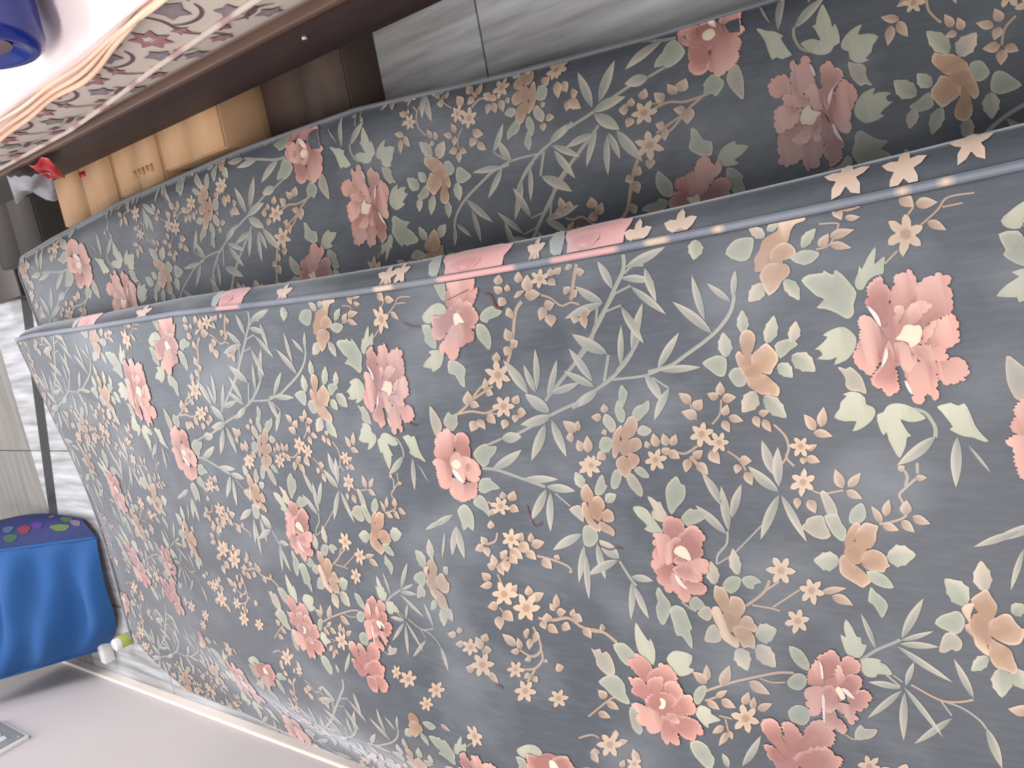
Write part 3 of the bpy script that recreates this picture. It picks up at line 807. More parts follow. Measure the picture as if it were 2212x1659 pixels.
PAL = {k: (lin(a), lin(b)) for k, (a, b) in {
    'p': ((157, 106, 98), (205, 152, 139)), 'q': ((166, 115, 106), (210, 162, 149)), 'b': ((156, 124, 101), (203, 175, 150)),
    'c': ((146, 116, 98), (168, 132, 106)), 'y': ((228, 208, 182), (222, 198, 170)), 'w': ((226, 200, 194), (226, 200, 194)),
    's': ((140, 141, 129), (168, 167, 147)), 'u': ((150, 145, 134), (186, 168, 148)), 't': ((150, 124, 106), (190, 164, 143)), 'd': ((158, 108, 104), (166, 116, 112)), 'e': ((146, 112, 92), (168, 130, 106)),
    'g': ((128, 131, 125), (174, 165, 150)), 'r': ((92, 34, 52), (104, 44, 58))}.items()}
def cmix(a, b, f): return tuple(x + (y - x) * f for x, y in zip(a, b))
def catmull(P, closed, n):
    out = []; N = len(P)
    for i in range(N if closed else N - 1):
        g = lambda k: P[k % N] if closed else P[min(max(k, 0), N - 1)]
        p0, p1, p2, p3 = g(i - 1), g(i), g(i + 1), g(i + 2)
        for j in range(n):
            t = j / n
            out.append(0.5 * ((2 * p1) + (p2 - p0) * t + (2 * p0 - 5 * p1 + 4 * p2 - p3) * t * t + (3 * p1 - p0 - 3 * p2 + p3) * t ** 3))
    if not closed: out.append(P[-1])
    return out
def fan(core, ring, ccol, rcols, mid=None, midf=0.7):
    n = len(ring); vs = [core]; cl = [ccol]; fs = []
    if mid is not None:
        vs += [core + (p - core) * midf for p in ring]; cl += mid
        vs += ring; cl += rcols
        for i in range(n):
            j = (i + 1) % n
            fs += [(0, 1 + i, 1 + j), (1 + i, 1 + n + i, 1 + n + j, 1 + j)]
    else:
        vs += ring; cl += rcols
        fs = [(0, 1 + i, 1 + (i + 1) % n) for i in range(n)]
    return vs, fs, cl
def petal(cen, ring, core, rim, f, dark):
    n = len(ring); vs = [cen]; cl = [core]; fs = []
    for k, sc_, in ((0, 0.74), (1, 0.96), (2, 1.03)):
        for p, r in zip(ring, rim):
            q = cen + (p - cen) * sc_; vs.append(q)
            cl.append(cmix(f(q), r, 0.10) if k == 0 else (r if k == 1 else cmix(r, dark, 0.6)))
    for i in range(n):
        j = (i + 1) % n; fs.append((0, 1 + i, 1 + j))
        for k in (0, 1): a = 1 + k * n; fs.append((a + i, a + n + i, a + n + j, a + j))
    return vs, fs, cl
def expand(line):
    """one motif -> list of (2D verts, faces, colours)"""
    k, col = line[0], line[1]; v = [float(a) / 2000 for a in line[3:].split()]
    c0, c1 = PAL[col]; j = 0.94 + 0.12 * rnd.random()
    c0 = tuple(a * j for a in c0); c1 = tuple(a * j for a in c1)
    A = lambda i: np.array(v[i:i + 2])
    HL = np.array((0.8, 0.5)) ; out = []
    if k == 'P':
        base = A(0); pts = [A(i) for i in range(2, len(v), 2)]
        if col in 'pq':
            ring = []; N = len(pts); mx0 = max(np.linalg.norm(p - base) for p in pts) + 1e-9
            area2 = sum(pts[a][0] * pts[(a + 1) % N][1] - pts[(a + 1) % N][0] * pts[a][1] for a in range(N))
            for i, p in enumerate(pts):
                q = pts[(i + 1) % N]; d = q - p; L = np.linalg.norm(d)
                nrm = np.array((d[1], -d[0])) / (L + 1e-9) * (1 if area2 > 0 else -1)
                outer = np.linalg.norm(p + d * 0.5 - base) > 0.55 * mx0
                ring.append(p - nrm * (0.0012 if outer else 0))
                if outer and L > 0.012:
                    for f_, h_ in ((0.17, 0.0030), (0.33, -0.0010), (0.5, 0.0036), (0.67, -0.0010), (0.83, 0.0028)): ring.append(p + d * f_ + nrm * (h_ * min(1.0, L / 0.034) + 0.04 * L))
                else: ring.append(p + d * 0.5 + nrm * (L * 0.08))
        else:
            ring = catmull(pts, True, 2)
        cen = sum(ring) / len(ring)
        ar = lambda a, b, c: (b[0] - a[0]) * (c[1] - a[1]) - (b[1] - a[1]) * (c[0] - a[0])
        sg = [ar(cen, ring[i], ring[(i + 1) % len(ring)]) for i in range(len(ring))]
        star = all(s > 0 for s in sg) or all(s < 0 for s in sg)
        mx = max(np.linalg.norm(p - base) for p in ring) + 1e-9
        if col in 'pqb':
            f = lambda p: cmix(c0, c1, float(np.clip((np.linalg.norm(p - base) / mx - 0.60) / 0.40, 0, 1)) ** 1.4)
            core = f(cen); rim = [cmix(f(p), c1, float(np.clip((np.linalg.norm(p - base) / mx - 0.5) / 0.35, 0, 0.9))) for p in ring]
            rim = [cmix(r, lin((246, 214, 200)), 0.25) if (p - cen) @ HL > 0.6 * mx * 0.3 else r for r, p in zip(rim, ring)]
        else:
            core = c0; rim = []
            for p in ring:
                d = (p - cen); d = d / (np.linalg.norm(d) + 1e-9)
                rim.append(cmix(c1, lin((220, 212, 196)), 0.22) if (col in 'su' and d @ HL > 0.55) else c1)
        if star:
            if col in 'pq':
                out.append(petal(cen, ring, core, rim, f, lin((136, 90, 88))))
            else:
                midc = [cmix(core, r, 0.3) for r in rim]
                out.append(fan(cen, ring, core, rim, midc, 0.76))
        else:
            tr = tessellate_polygon([[Vector((p[0], p[1], 0)) for p in ring]])
            out.append((ring, [tuple(t) for t in tr], rim))
    elif k in 'LNB':
        b, t, wv = A(0), A(2), A(4); d = t - b; n = {'L': 11, 'N': 8, 'B': 8}[k]
        bend = (rnd.random() - 0.5) * (0.35 if k != 'B' else 0.5)
        def wid(a):
            if k == 'L': return math.sin(math.pi * a ** 0.82) ** 0.85 * (1 + 0.10 * math.sin(a * 22))
            if k == 'N': return math.sin(math.pi * a ** 0.72)
            return math.sin(math.pi * a ** 0.9) ** 0.9
        vs = []; cl = []; fs = []
        for i in range(n + 1):
            a = i / n; c = b + d * a + wv * (bend * math.sin(math.pi * a)); h = wid(a) + 0.02
            cc = cmix(c0, c1, a ** 1.2)
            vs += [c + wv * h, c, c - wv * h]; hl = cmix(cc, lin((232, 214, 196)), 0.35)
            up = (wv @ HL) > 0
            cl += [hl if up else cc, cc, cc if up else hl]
        for i in range(n):
            o = 3 * i; fs += [(o, o + 1, o + 4, o + 3), (o + 1, o + 2, o + 5, o + 4)]
        out.append((vs, fs, cl))
    elif k == 'S':
        b, u, w2 = A(0), A(2), A(4); n = 6; ring = []; ph = rnd.random() * 6.28
        prof = [(0.0, 1.0), (0.14, 0.90), (0.30, 0.74), (0.5, 0.45), (0.70, 0.74), (0.86, 0.90)]
        for q in range(n):
            L = 0.88 + 0.2 * rnd.random()
            for a, r in prof:
                th = ph + (q + a) * 2 * math.pi / n; rr = r * (L if r > 0.5 else 1)
                ring.append(b + u * (rr * math.cos(th)) + w2 * (rr * math.sin(th)))
        light = lin((200, 173, 149))
        out.append(fan(b, ring, cmix(c0, light, 0.5), [light] * len(ring), [cmix(light, c0, 0.15)] * len(ring), 0.6))
        disc = [b + u * (0.27 * math.cos(a)) + w2 * (0.27 * math.sin(a)) for a in np.linspace(0, 6.283, 10, endpoint=False)]
        out.append(fan(b, disc, lin((160, 128, 108)), [lin((172, 138, 114))] * 10))
    elif k == 'T':
        hw = v[0] / 10; pts = catmull([A(i) for i in range(1, len(v), 2)], False, 5); vs = []; fs = []; cl = []
        for i, p in enumerate(pts):
            t = pts[min(i + 1, len(pts) - 1)] - pts[max(i - 1, 0)]; t = t / (np.linalg.norm(t) + 1e-9)
            nrm = np.array((-t[1], t[0])) * hw
            cc = cmix(c0, c1, 0.25)
            vs += [p + nrm, p - nrm]; cl += [cc, cmix(cc, c1, 0.5)]
        fs = [(2 * i, 2 * i + 1, 2 * i + 3, 2 * i + 2) for i in range(len(pts) - 1)]
        out.append((vs, fs, cl))
    return out
TILE = []; LAYER = []; cnt = {}; last = ''
for ln in MOTIFS.strip().split('\n'):
    grp = {'T': 'T', 'B': 'B', 'L': 'L', 'N': 'N', 'S': 'S'}.get(ln[0]) or ('L' if ln[1] in 'su' else 'F' if ln[1] in 'bce' else 'P')
    if ln[1] in 'de': cnt['P'] = cnt['F'] = 0
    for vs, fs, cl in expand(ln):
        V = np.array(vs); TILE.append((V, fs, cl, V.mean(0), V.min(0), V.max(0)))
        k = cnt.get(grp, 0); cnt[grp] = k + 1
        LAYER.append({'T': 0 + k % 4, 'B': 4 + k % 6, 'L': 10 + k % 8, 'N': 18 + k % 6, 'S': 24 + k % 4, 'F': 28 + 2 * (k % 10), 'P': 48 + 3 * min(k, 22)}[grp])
SPOTS = [(np.array(vs), fs, cl) for ln in STAINS.strip().split('\n') for vs, fs, cl in expand(ln)]

# ------------------------------------------------------------------ shapes of the two floral mattresses
HC = (-0.0324253, -0.0127230, 0.1038944, -0.0138756, 0.0310448, 0.0066296)
BD = (0.0308905, 0.0672287, 0.0189543, -0.1034813)
S_R, S_L, T_N, T_F = -0.017, -1.29, -0.45, 2.70
def s_left(t): return np.interp(t, [-1, 1.7, 2.1, 2.4, 2.55, 2.7], [-1.29, -1.275, -1.25, -1.25, -1.2, -1.12])
def s_right(t): return np.interp(t, [-1, 1.5, 1.69, 1.966, 2.263, 2.478, 2.652, 2.75], [-0.017, -0.018, -0.021, -0.036, -0.055, -0.071, -0.092, -0.105])
def top_surf(s, t):
    s = np.asarray(s, float); t = np.asarray(t, float)
    sp = s + .5; tp = t - 1.2
    z = -1 + HC[0] * tp ** 2 + HC[1] * tp ** 3 + HC[2] * sp * tp + HC[3] * sp * sp + HC[4] * sp * tp * tp + HC[5] * tp ** 4
    x = s + BD[0] * tp ** 2 + BD[1] * sp * tp; y = t + BD[2] * sp * sp + BD[3] * sp * tp
    dl = np.clip(-.95 - s, 0, 1); z = z - 1.35 * dl ** 2
    df = np.clip((t - 2.58) / 0.12, 0, 1); z = z - 0.030 * df ** 2
    z = z + 0.0010 * np.sin(5 * s + 3 * t)
    lim = -1.175; z = np.where(z < lim + 0.07, lim + 0.07 * np.exp(np.minimum((z - lim - 0.07) / 0.07, 0)), z)
    return np.stack([x * U, y * U, z * U + ZC], -1)
LP = (0.0090124, 0.4297105, 0.0646143, 1.2363136, 0.1105391, 0.0071478, 0.0612316, -0.0128923, -0.0722006)
EY = [-0.5, 0.4, 0.56, 0.84, 1.23, 1.6, 2.07, 2.41, 2.64]; EX = [0.305, 0.318, 0.32, 0.333, 0.362, 0.356, 0.324, 0.284, 0.249]
Y_F = 2.63
TH = 0.075                                            # thickness, metres
def low_surf(x, y):
    x = np.asarray(x, float); y = np.asarray(y, float); tp = y - 1.2
    z = -LP[3] + LP[4] * tp + LP[5] * tp * tp + LP[6] * (x - .15) * tp + LP[7] * (x - .15)
    z = np.maximum(z, -1.47 + 0.10)
    up = top_surf(np.clip(x, -1.2, S_R), np.clip(y, T_N, T_F))[..., 2]
    up = (up - TH - 0.006 - ZC) / U
    k = smooth01((-0.04 - x) / 0.22)
    z = z * (1 - k) + up * k
    xr = np.interp(y, EY, EX); e = np.clip((x - (xr - 0.035)) / 0.035, 0, 1); z = z - 0.016 * e ** 2
    e2 = np.clip((y - 2.56) / 0.07, 0, 1); z = z - 0.02 * e2 ** 2
    return np.stack([x * U, y * U, z * U + ZC], -1)
def normal(fn, a, b):
    e = 1e-3; du = fn(a + e, b) - fn(a - e, b); dv = fn(a, b + e) - fn(a, b - e)
    n = np.cross(du, dv); return n / (np.linalg.norm(n, axis=-1, keepdims=True) + 1e-12)
def mattress_shell(mb, fn, a0, a1, b_list, th, bulge, na=90):
    """closed loft: top face fn(a,b), rounded border on both long sides, flat underside, rounded ends"""
    rows = []
    for b in b_list:
        A0 = a0(b) if callable(a0) else a0; A1 = a1(b) if callable(a1) else a1
        aa = np.linspace(A0, A1, na); top = fn(aa, np.full(na, b))
        r = [tuple(p) for p in top]
        R, Lp = top[-1], top[0]; T0 = th or (R[2] - 0.003); T1 = th or (Lp[2] - 0.003); bg = bulge(b) if callable(bulge) else bulge
        for f in (0.12, 0.3, 0.5, 0.7, 0.88): r.append((R[0] + bg * math.sin(math.pi * min(1, f * 1.05)) ** 0.7, R[1], R[2] - T0 * f))
        bt = top[::-6]
        for p in bt: r.append((p[0], p[1], p[2] - th if th else 0.003))
        for f in (0.88, 0.6, 0.35, 0.12): r.append((Lp[0] - 0.012 * math.sin(math.pi * f), Lp[1], Lp[2] - T1 * f))
        rows.append(r)
    n = len(rows[0])
    P = [p for r in rows for p in r]
    mb.grid(P, n, len(rows), SLATE, closed_u=True)
    # end walls: bulged strips closing top to underside
    for row, sgn in ((rows[0], -1), (rows[-1], 1)):
        tp = row[:na]; vs = []; K = 6
        for p in tp:
            for k in range(K + 1):
                f = k / K; vs.append((p[0], p[1] + sgn * 0.022 * math.sin(math.pi * f), p[2] - (th or p[2] - 0.003) * f))
        fs = [(i * (K + 1) + k, (i + 1) * (K + 1) + k, (i + 1) * (K + 1) + k + 1, i * (K + 1) + k + 1) for i in range(na - 1) for k in range(K)]
        if sgn < 0: fs = [f[::-1] for f in fs]
        mb.add(vs, fs, SLATE)
def put_print(mb, fn, sets, clampf):
    """sets: (verts2D in surface parameters, faces, colours); laid just above the cloth"""
    for k, V, fs, cl in sets:
        V = clampf(V.copy()); a, b = V[:, 0], V[:, 1]
        if np.ptp(a) < 2e-3 or np.ptp(b) < 2e-3: continue
        p = fn(a, b) + normal(fn, a, b) * (0.0004 + 2.2e-5 * LAYER[k] if k < len(LAYER) else 0.0016)
        n = normal(fn, a.mean(), b.mean())
        f0 = fs[0]; q = np.cross(p[f0[1]] - p[f0[0]], p[f0[2]] - p[f0[0]])
        tot = sum((np.cross(p[f[1]] - p[f[0]], p[f[2]] - p[f[0]]) @ n) for f in fs)
        mb.add(p, fs if tot > 0 else [f[::-1] for f in fs], list(cl))

# ---- upper mattress
um = thing('floral_mattress', 'slate blue floral mattress lying on top, with pink peonies, nearest the camera', 'mattress', (-0.5, 1.0, 0.0))
mb = MB()
bl = list(np.linspace(T_N, 2.5, 120)) + list(np.linspace(2.52, T_F, 14))
mattress_shell(mb, top_surf, lambda b: float(s_left(b)), lambda b: float(s_right(b)), bl, TH, lambda b: 0.040 - 0.006 * max(0, b), 121)
sets = []
for k_, (V, fs, cl, c, lo, hi) in enumerate(TILE):
    for j in (0, 1):
        for i in range(-3, 4):
            sh = np.array((i * PS + j * QS, i * PT + j * QT)); cc = c + sh
            if cc[1] < T_N or cc[1] > T_F + 0.02: continue
            if j == 0 and not (-0.94 < cc[0] < 0.02): continue
            if j == 1 and not (S_L < cc[0] <= -0.94): continue
            sets.append((k_, V + sh, fs, cl))
for V, fs, cl in SPOTS: sets.append((len(TILE) + 5, V, fs, cl))
def clamp_top(V):
    V[:, 1] = np.clip(V[:, 1], T_N + .002, T_F - .002); V[:, 0] = np.clip(V[:, 0], s_left(V[:, 1]) + .002, s_right(V[:, 1]) - .004); return V
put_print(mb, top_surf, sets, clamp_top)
# print on the right-hand border: parameters (t along the edge, f down the border)
def border(t, f):
    t = np.asarray(t, float); f = np.asarray(f, float)
    e = top_surf(s_right(t), t); bg = 0.040 - 0.006 * np.clip(t, 0, 9)
    e = e.copy(); e[..., 0] += bg * np.sin(np.pi * np.clip(f * 1.05, 0, 1)) ** 0.7 + 0.0012; e[..., 2] -= TH * f
    return e
def border_blob(t0, f0, rt, rf, col, n=14, k=5, amp=0.25):
    ring = [np.array((t0 + rt * (1 + amp * math.sin(k * a)) * math.cos(a), f0 + rf * (1 + amp * math.sin(k * a)) * math.sin(a))) for a in np.linspace(0, 6.283, n, endpoint=False)]
    V, fs, cl = fan(np.array((t0, f0)), ring, col, [cmix(col, (1, .9, .85), 0.12)] * n, [col] * n, 0.6)
    V = np.array(V); V[:, 1] = np.clip(V[:, 1], 0.03, 0.62)
    p = border(V[:, 0], V[:, 1])
    tot = sum(np.cross(p[f[1]] - p[f[0]], p[f[2]] - p[f[0]])[0] for f in fs)
    mb.add(p, fs if tot > 0 else [f[::-1] for f in fs], cl)
PK, PK2, TN, SG = lin((226, 168, 164)), lin((212, 150, 148)), lin((214, 186, 166)), lin((168, 172, 166))
for t0, rt in ((0.79, 0.075), (0.545, 0.06), (1.48, 0.05), (2.15, 0.06)):
    border_blob(t0, 0.22, rt, 0.30, PK, 18, 7, 0.12); border_blob(t0 + 0.02, 0.12, rt * 0.45, 0.12, PK2, 10, 3, 0.2)
    border_blob(t0 + rt * 1.25, 0.2, 0.015, 0.25, SG, 8, 2, 0.2)
for t0, f0, rt in ((0.165, 0.2, 0.022), (0.095, 0.16, 0.02), (0.02, 0.25, 0.018), (1.0, 0.12, 0.02), (0.965, 0.15, 0.016), (0.40, 0.06, 0.02), (0.47, 0.05, 0.018), (1.3, 0.1, 0.02), (0.66, 0.12, 0.014), (1.85, 0.1, 0.03)):
    border_blob(t0, f0, rt, 0.16, TN, 20, 5, 0.4)
mb.build('cover', M['fabric'], um, attr=True)
# piping along the right and far edges
mb = MB()
pp = []; cols = []
seg = [(0.70, 0.86, PK), (0.50, 0.62, PK), (0.415, 0.45, TN), (0.335, 0.35, TN), (0.218, 0.228, TN), (0.088, 0.105, TN), (0.035, 0.05, TN), (0.98, 1.02, TN), (1.44, 1.52, PK)]
for t in np.linspace(T_N, T_F - 0.01, 260):
    p = top_surf(np.array(s_right(t)), np.array(t)); pp.append((p[0] + 0.003, p[1], p[2] + 0.0015 + 0.0006 * math.sin(40 * t)))
    c = lin((122, 127, 138))
    for a, b, q in seg:
        if a < t < b: c = q
    cols.append(c)
for s in np.linspace(-0.108, -1.12, 70):
    p = top_surf(np.array(s), np.array(T_F)); pp.append((p[0], p[1] + 0.002, p[2] + 0.001)); cols.append(lin((112, 116, 124)))
mb.tube(pp, 0.0045, 8, cols)
mb.build('piping', M['fabric'], um, attr=True)

# ---- lower mattress
lm = thing('floral_mattress', 'matching slate floral mattress underneath, its strip showing beside the bed', 'mattress', (0.0, 1.0, 0.0))
mb = MB()
bl = list(np.linspace(-0.45, 2.5, 110)) + list(np.linspace(2.52, Y_F, 10))
mattress_shell(mb, low_surf, -1.08, lambda b: float(np.interp(b, EY, EX)), bl, None, 0.010, 91)
sets = []
ca, sa = math.cos(LP[2]), math.sin(LP[2])
for k_, (V, fs, cl, c, lo, hi) in enumerate(TILE):
    for i in range(-1, 5):
        x = -V[:, 0]; y = -V[:, 1] + i * PT
        X = LP[0] + x * ca - y * sa + LP[8] * (y - 1) ** 2; Y = LP[1] + x * sa + y * ca
        if X.mean() < -0.12 or X.mean() > np.interp(Y.mean(), EY, EX) + 0.01 or Y.mean() < -0.4 or Y.mean() > Y_F + 0.01: continue
        sets.append((k_, np.stack([X, Y], 1), fs, cl))
def clamp_low(V):
    V[:, 1] = np.clip(V[:, 1], -0.44, Y_F - .002); V[:, 0] = np.clip(V[:, 0], -0.85, np.interp(V[:, 1], EY, EX) - .003); return V
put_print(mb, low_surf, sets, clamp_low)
mb.build('cover', M['fabric'], lm, attr=True)
mb = MB(); pp = []
for y in np.linspace(-0.45, Y_F, 200):
    p = low_surf(np.array(np.interp(y, EY, EX)), np.array(y)); pp.append((p[0] + 0.002, p[1], p[2] + 0.001))
for x in np.linspace(EX[-1] - 0.01, -0.85, 50):
    p = low_surf(np.array(x), np.array(Y_F)); pp.append((p[0], p[1] + 0.002, p[2] + 0.001))
mb.tube(pp, 0.0036, 7, [lin((112, 114, 118))] * len(pp))
mb.build('piping', M['fabric'], lm, attr=True)

# ------------------------------------------------------------------ room
mb = MB(); mb.box(-1.42, 2.4, -1.0, 4.4, -0.06, -0.008); floor = struct(mb.build('floor', M['grout'], smooth=False))
tb = MB(); tb.box(-0.2985, 0.2985, -0.2985, 0.2985, -0.0082, 0.0, bev=0.0015)
tile0 = None
def tile(cx, cy, rz, material):
    global tile0
    if tile0 is None: tile0 = tb.build('tile', M['tile'], floor, smooth=False); o = tile0
    else: o = tile0.copy(); sc.collection.objects.link(o)
    o.location = (cx, cy, 0); return o
for ix in range(-2, 4):
    for iy in range(-2, 5):
        o = tile(-0.1 + 0.6 * ix + 0.0, 0.515 + 0.6 * iy, 0, 'tile')
sb = MB(); sb.box(-1.15, 1.6, -0.035, 0.035, -0.0075, 0.0006)
st = sb.build('threshold_strip', M['granite'], floor, smooth=False)
st.location = (-0.196, 3.008, 0); st.rotation_euler.z = math.radians(-20)
t2 = None
for ix in range(-2, 4):
    for iy in range(0, 2):
        if t2 is None:
            t2 = tile0.copy(); t2.data = tile0.data.copy(); t2.data.materials[0] = M['tile2']; o = t2
        else: o = t2.copy()
        sc.collection.objects.link(o); o.location = (-0.1 + 0.6 * ix, 3.515 + 0.6 * iy, 0)
mb = MB(); mb.box(-1.435, -1.315, -1.0, 4.4, 0.0, 2.7); struct(mb.build('wall_left', M['wall'], smooth=False))
mb = MB()
for x0, x1, z0, z1 in ((-1.435, -1.25, 0, 3.4), (0.55, 2.4, 0, 3.4), (-1.25, 0.55, 0, 1.6), (-1.25, 0.55, 2.8, 3.4)): mb.box(x0, x1, 4.4, 4.52, z0, z1)
struct(mb.build('wall_far', M['wall'], smooth=False))
mb = MB()
for y0, y1, z0, z1 in ((-1.0, 1.4, 0, 3.4), (3.0, 4.4, 0, 3.4), (1.4, 3.0, 0, 2.1), (1.4, 3.0, 3.3, 3.4)): mb.box(2.4, 2.52, y0, y1, z0, z1)
struct(mb.build('wall_right', M['wall'], smooth=False))
mb = MB(); mb.box(-1.315, -1.301, -1.0, 4.4, 0.0, 0.034, bev=0.003); struct(mb.build('baseboard_left', M['skirt'], smooth=False))

# wall socket board
so = thing('socket_board', 'grey faced electrical socket board low on the white wall', 'socket', (-1.315, 3.06, 0.36))
mb = MB(); mb.box(-1.315, -1.300, 2.93, 3.19, 0.36, 0.50, bev=0.003); mb.build('back_box', M['white'], so)
mb = MB(); mb.box(-1.3005, -1.2975, 2.938, 3.182, 0.368, 0.492, bev=0.001); mb.build('face_plate', M['grey'], so)
for y, z in ((2.955, 0.382), (3.165, 0.382), (2.955, 0.478), (3.165, 0.478)):
    mb = MB(); mb.tube([(-1.2978, y, z), (-1.2966, y, z)], 0.0045, 10); mb.build('screw', M['steel'], so)
for y in (3.0, 3.05):
    mb = MB(); mb.box(-1.298, -1.292, y - 0.017, y + 0.017, 0.405, 0.455, bev=0.002); mb.build('switch_rocker', M['white'], so)
for y, z in ((3.105, 0.415), (3.135, 0.415), (3.12, 0.445)):
    mb = MB(); mb.tube([(-1.2978, y, z), (-1.2969, y, z)], 0.006, 10); mb.build('socket_hole', M['black'], so)

# ------------------------------------------------------------------ bed
XB = 0.347
bed = thing('wooden_bed', 'dark brown wooden bed frame with boxes stored under it', 'bed', (0.9, 0.8, 0.0))
mb = MB(); mb.box(XB, XB + 0.03, -0.5, 2.22, 0.298, 0.440, bev=0.003); mb.build('side_rail', M['wood'], bed)
mb = MB(); mb.box(XB - 0.007, XB + 0.034, -0.5, 2.22, 0.436, 0.450, bev=0.003); mb.build('rail_molding', M['woodlip'], bed)
mb = MB(); mb.box(XB + 1.17, XB + 1.20, -0.5, 2.22, 0.298, 0.450, bev=0.003); mb.build('side_rail', M['wood'], bed)
for x in (XB + 0.035, XB + 1.09):
    for y in (-0.48, 2.10):
        mb = MB(); mb.box(x, x + 0.07, y, y + 0.08, 0.0, 0.43, bev=0.004); mb.build('leg', M['wood'], bed)
mb = MB(); mb.box(XB + 0.03, XB + 1.17, 2.19, 2.22, 0.20, 0.50, bev=0.003); mb.build('foot_board', M['wood'], bed)
for k in range(10):
    mb = MB(); y = -0.42 + 0.28 * k; mb.box(XB + 0.03, XB + 1.17, y, y + 0.10, 0.425, 0.445, bev=0.002); mb.build('slat', M['wood'], bed)
mb = MB(); mb.tube([(XB + 0.001, 0.845, 0.385), (XB - 0.003, 0.845, 0.385)], 0.004, 10); mb.build('nail_head', M['steel'], bed)

# bed mattress, cream with maroon flowers
bmt = thing('bed_mattress', 'cream mattress with maroon flowers on the wooden bed', 'mattress', (0.9, 0.8, 0.45))
CREAM = lin((206, 195, 185))
def side_x(y, z):    # side wall of the bed mattress
    f = np.clip((z - 0.451) / 0.155, 0, 1)
    return 0.354 - 0.009 * np.sin(np.pi * f)
mb = MB(); rows = []
ys = np.linspace(-0.45, 2.16, 80)
def ztop(y): return 0.606 + 0.034 * float(np.clip((1.42 - y) / 0.6, 0, 1.15))
for y in ys:
    r = [(side_x(y, z), y, z) for z in np.linspace(0.451, ztop(y) - 0.008, 10)]
    r += [(side_x(y, 0.598) + 0.012, y, ztop(y)), (0.6, y, ztop(y) + 0.004), (1.0, y, ztop(y) + 0.004), (1.48, y, ztop(y)), (1.50, y, 0.59), (1.50, y, 0.46), (1.49, y, 0.451), (0.9, y, 0.451)]
    rows.append(r)
nn = len(rows[0]); mb.grid([p for r in rows for p in r], nn, len(rows), CREAM, closed_u=True)
mb.add(rows[0], [tuple(range(nn))[::-1]], CREAM); mb.add(rows[-1], [tuple(range(nn))], CREAM)
def side_decal(ring, col, k, core=None):
    n = len(ring); cen = sum(ring) / n if core is None else core
    V, fs, cl = fan(cen, ring, cmix(col, CREAM, 0.25), [col] * n)
    V = np.array(V); z = np.clip(V[:, 1] + np.array([ztop(q) - 0.606 for q in V[:, 0]]) * 0.6, 0.455, 0.63)
    p = np.stack([side_x(V[:, 0], z) - 0.0010 - 4e-6 * k, V[:, 0], z], 1)
    tot = sum(np.cross(p[f[1]] - p[f[0]], p[f[2]] - p[f[0]])[0] for f in fs)
    mb.add(p, fs if tot < 0 else [f[::-1] for f in fs], cl)
def star2(y, z, r, n, ph, inner=0.5):
    return [np.array((y + r * (1 if q % 2 == 0 else inner) * math.cos(ph + q * math.pi / n), z + r * (1 if q % 2 == 0 else inner) * math.sin(ph + q * math.pi / n))) for q in range(2 * n)]
def ribbon2(pts, hw, col, k):
    pts = catmull([np.array(p) for p in pts], False, 5)
    vs = []
    for i, p in enumerate(pts):
        t = pts[min(i + 1, len(pts) - 1)] - pts[max(i - 1, 0)]; t = t / (np.linalg.norm(t) + 1e-9); nn_ = np.array((-t[1], t[0])) * hw * (0.5 + math.sin(math.pi * i / (len(pts) - 1)))
        vs += [p + nn_, p - nn_]
    V = np.array(vs); z = np.clip(V[:, 1] + np.array([ztop(q) - 0.606 for q in V[:, 0]]) * 0.6, 0.455, 0.63)
    p = np.stack([side_x(V[:, 0], z) - 0.0010 - 4e-6 * k, V[:, 0], z], 1)
    mb.add(p, [(2 * i, 2 * i + 1, 2 * i + 3, 2 * i + 2) for i in range(len(pts) - 1)], col)
MAR, VIO, DRK = lin((156, 108, 116)), lin((134, 120, 128)), lin((108, 82, 90))
kk = 0
def arc(y, z, r, a0, a1, n=7): return [(y + r * math.cos(math.radians(a)), z + 0.8 * r * math.sin(math.radians(a))) for a in np.linspace(a0, a1, n)]
for r_ in range(-3, 13):
    y = 0.175 * r_ + 0.05; kk += 14
    side_decal(star2(y, 0.556 + 0.004 * math.sin(r_ * 2.1), 0.029, 7, r_ * 0.7, 0.58), MAR, kk)
    side_decal(star2(y, 0.556, 0.009, 5, r_ * 0.3, 0.6), CREAM, kk + 1)
    side_decal(star2(y + 0.086, 0.574, 0.025, 5, r_ * 1.1, 0.62), VIO, kk + 2)
    side_decal(star2(y + 0.044, 0.577, 0.011, 3, 0.5 + r_ * 0.2, 0.45), VIO, kk + 3)
    ribbon2(arc(y + 0.088, 0.568, 0.036, 190, 330), 0.0017, DRK, kk + 4)
    ribbon2([(y + 0.128, 0.602), (y + 0.118, 0.568), (y + 0.13, 0.53), (y + 0.118, 0.49), (y + 0.13, 0.46)], 0.0014, DRK, kk + 5)
    side_decal(star2(y + 0.128, 0.538, 0.014, 5, r_ * 0.5, 0.5), MAR, kk + 6)
    side_decal(star2(y + 0.045, 0.519, 0.021, 5, r_ * 0.9, 0.6), VIO, kk + 7)
    ribbon2(arc(y + 0.047, 0.514, 0.030, 180, 320), 0.0016, DRK, kk + 8)
    side_decal(star2(y + 0.095, 0.496, 0.013, 4, r_ * 0.4, 0.45), DRK, kk + 9)
    side_decal(star2(y + 0.135, 0.474, 0.019, 6, r_ * 0.6, 0.55), MAR, kk + 10)
    side_decal(star2(y + 0.035, 0.468, 0.021, 5, r_ * 0.8, 0.55), VIO, kk + 11)
    ribbon2(arc(y + 0.033, 0.474, 0.030, 20, 160), 0.0015, DRK, kk + 12)
mb.build('cover', M['ticking'], bmt, attr=True)
mb = MB(); pp = []; cols = []
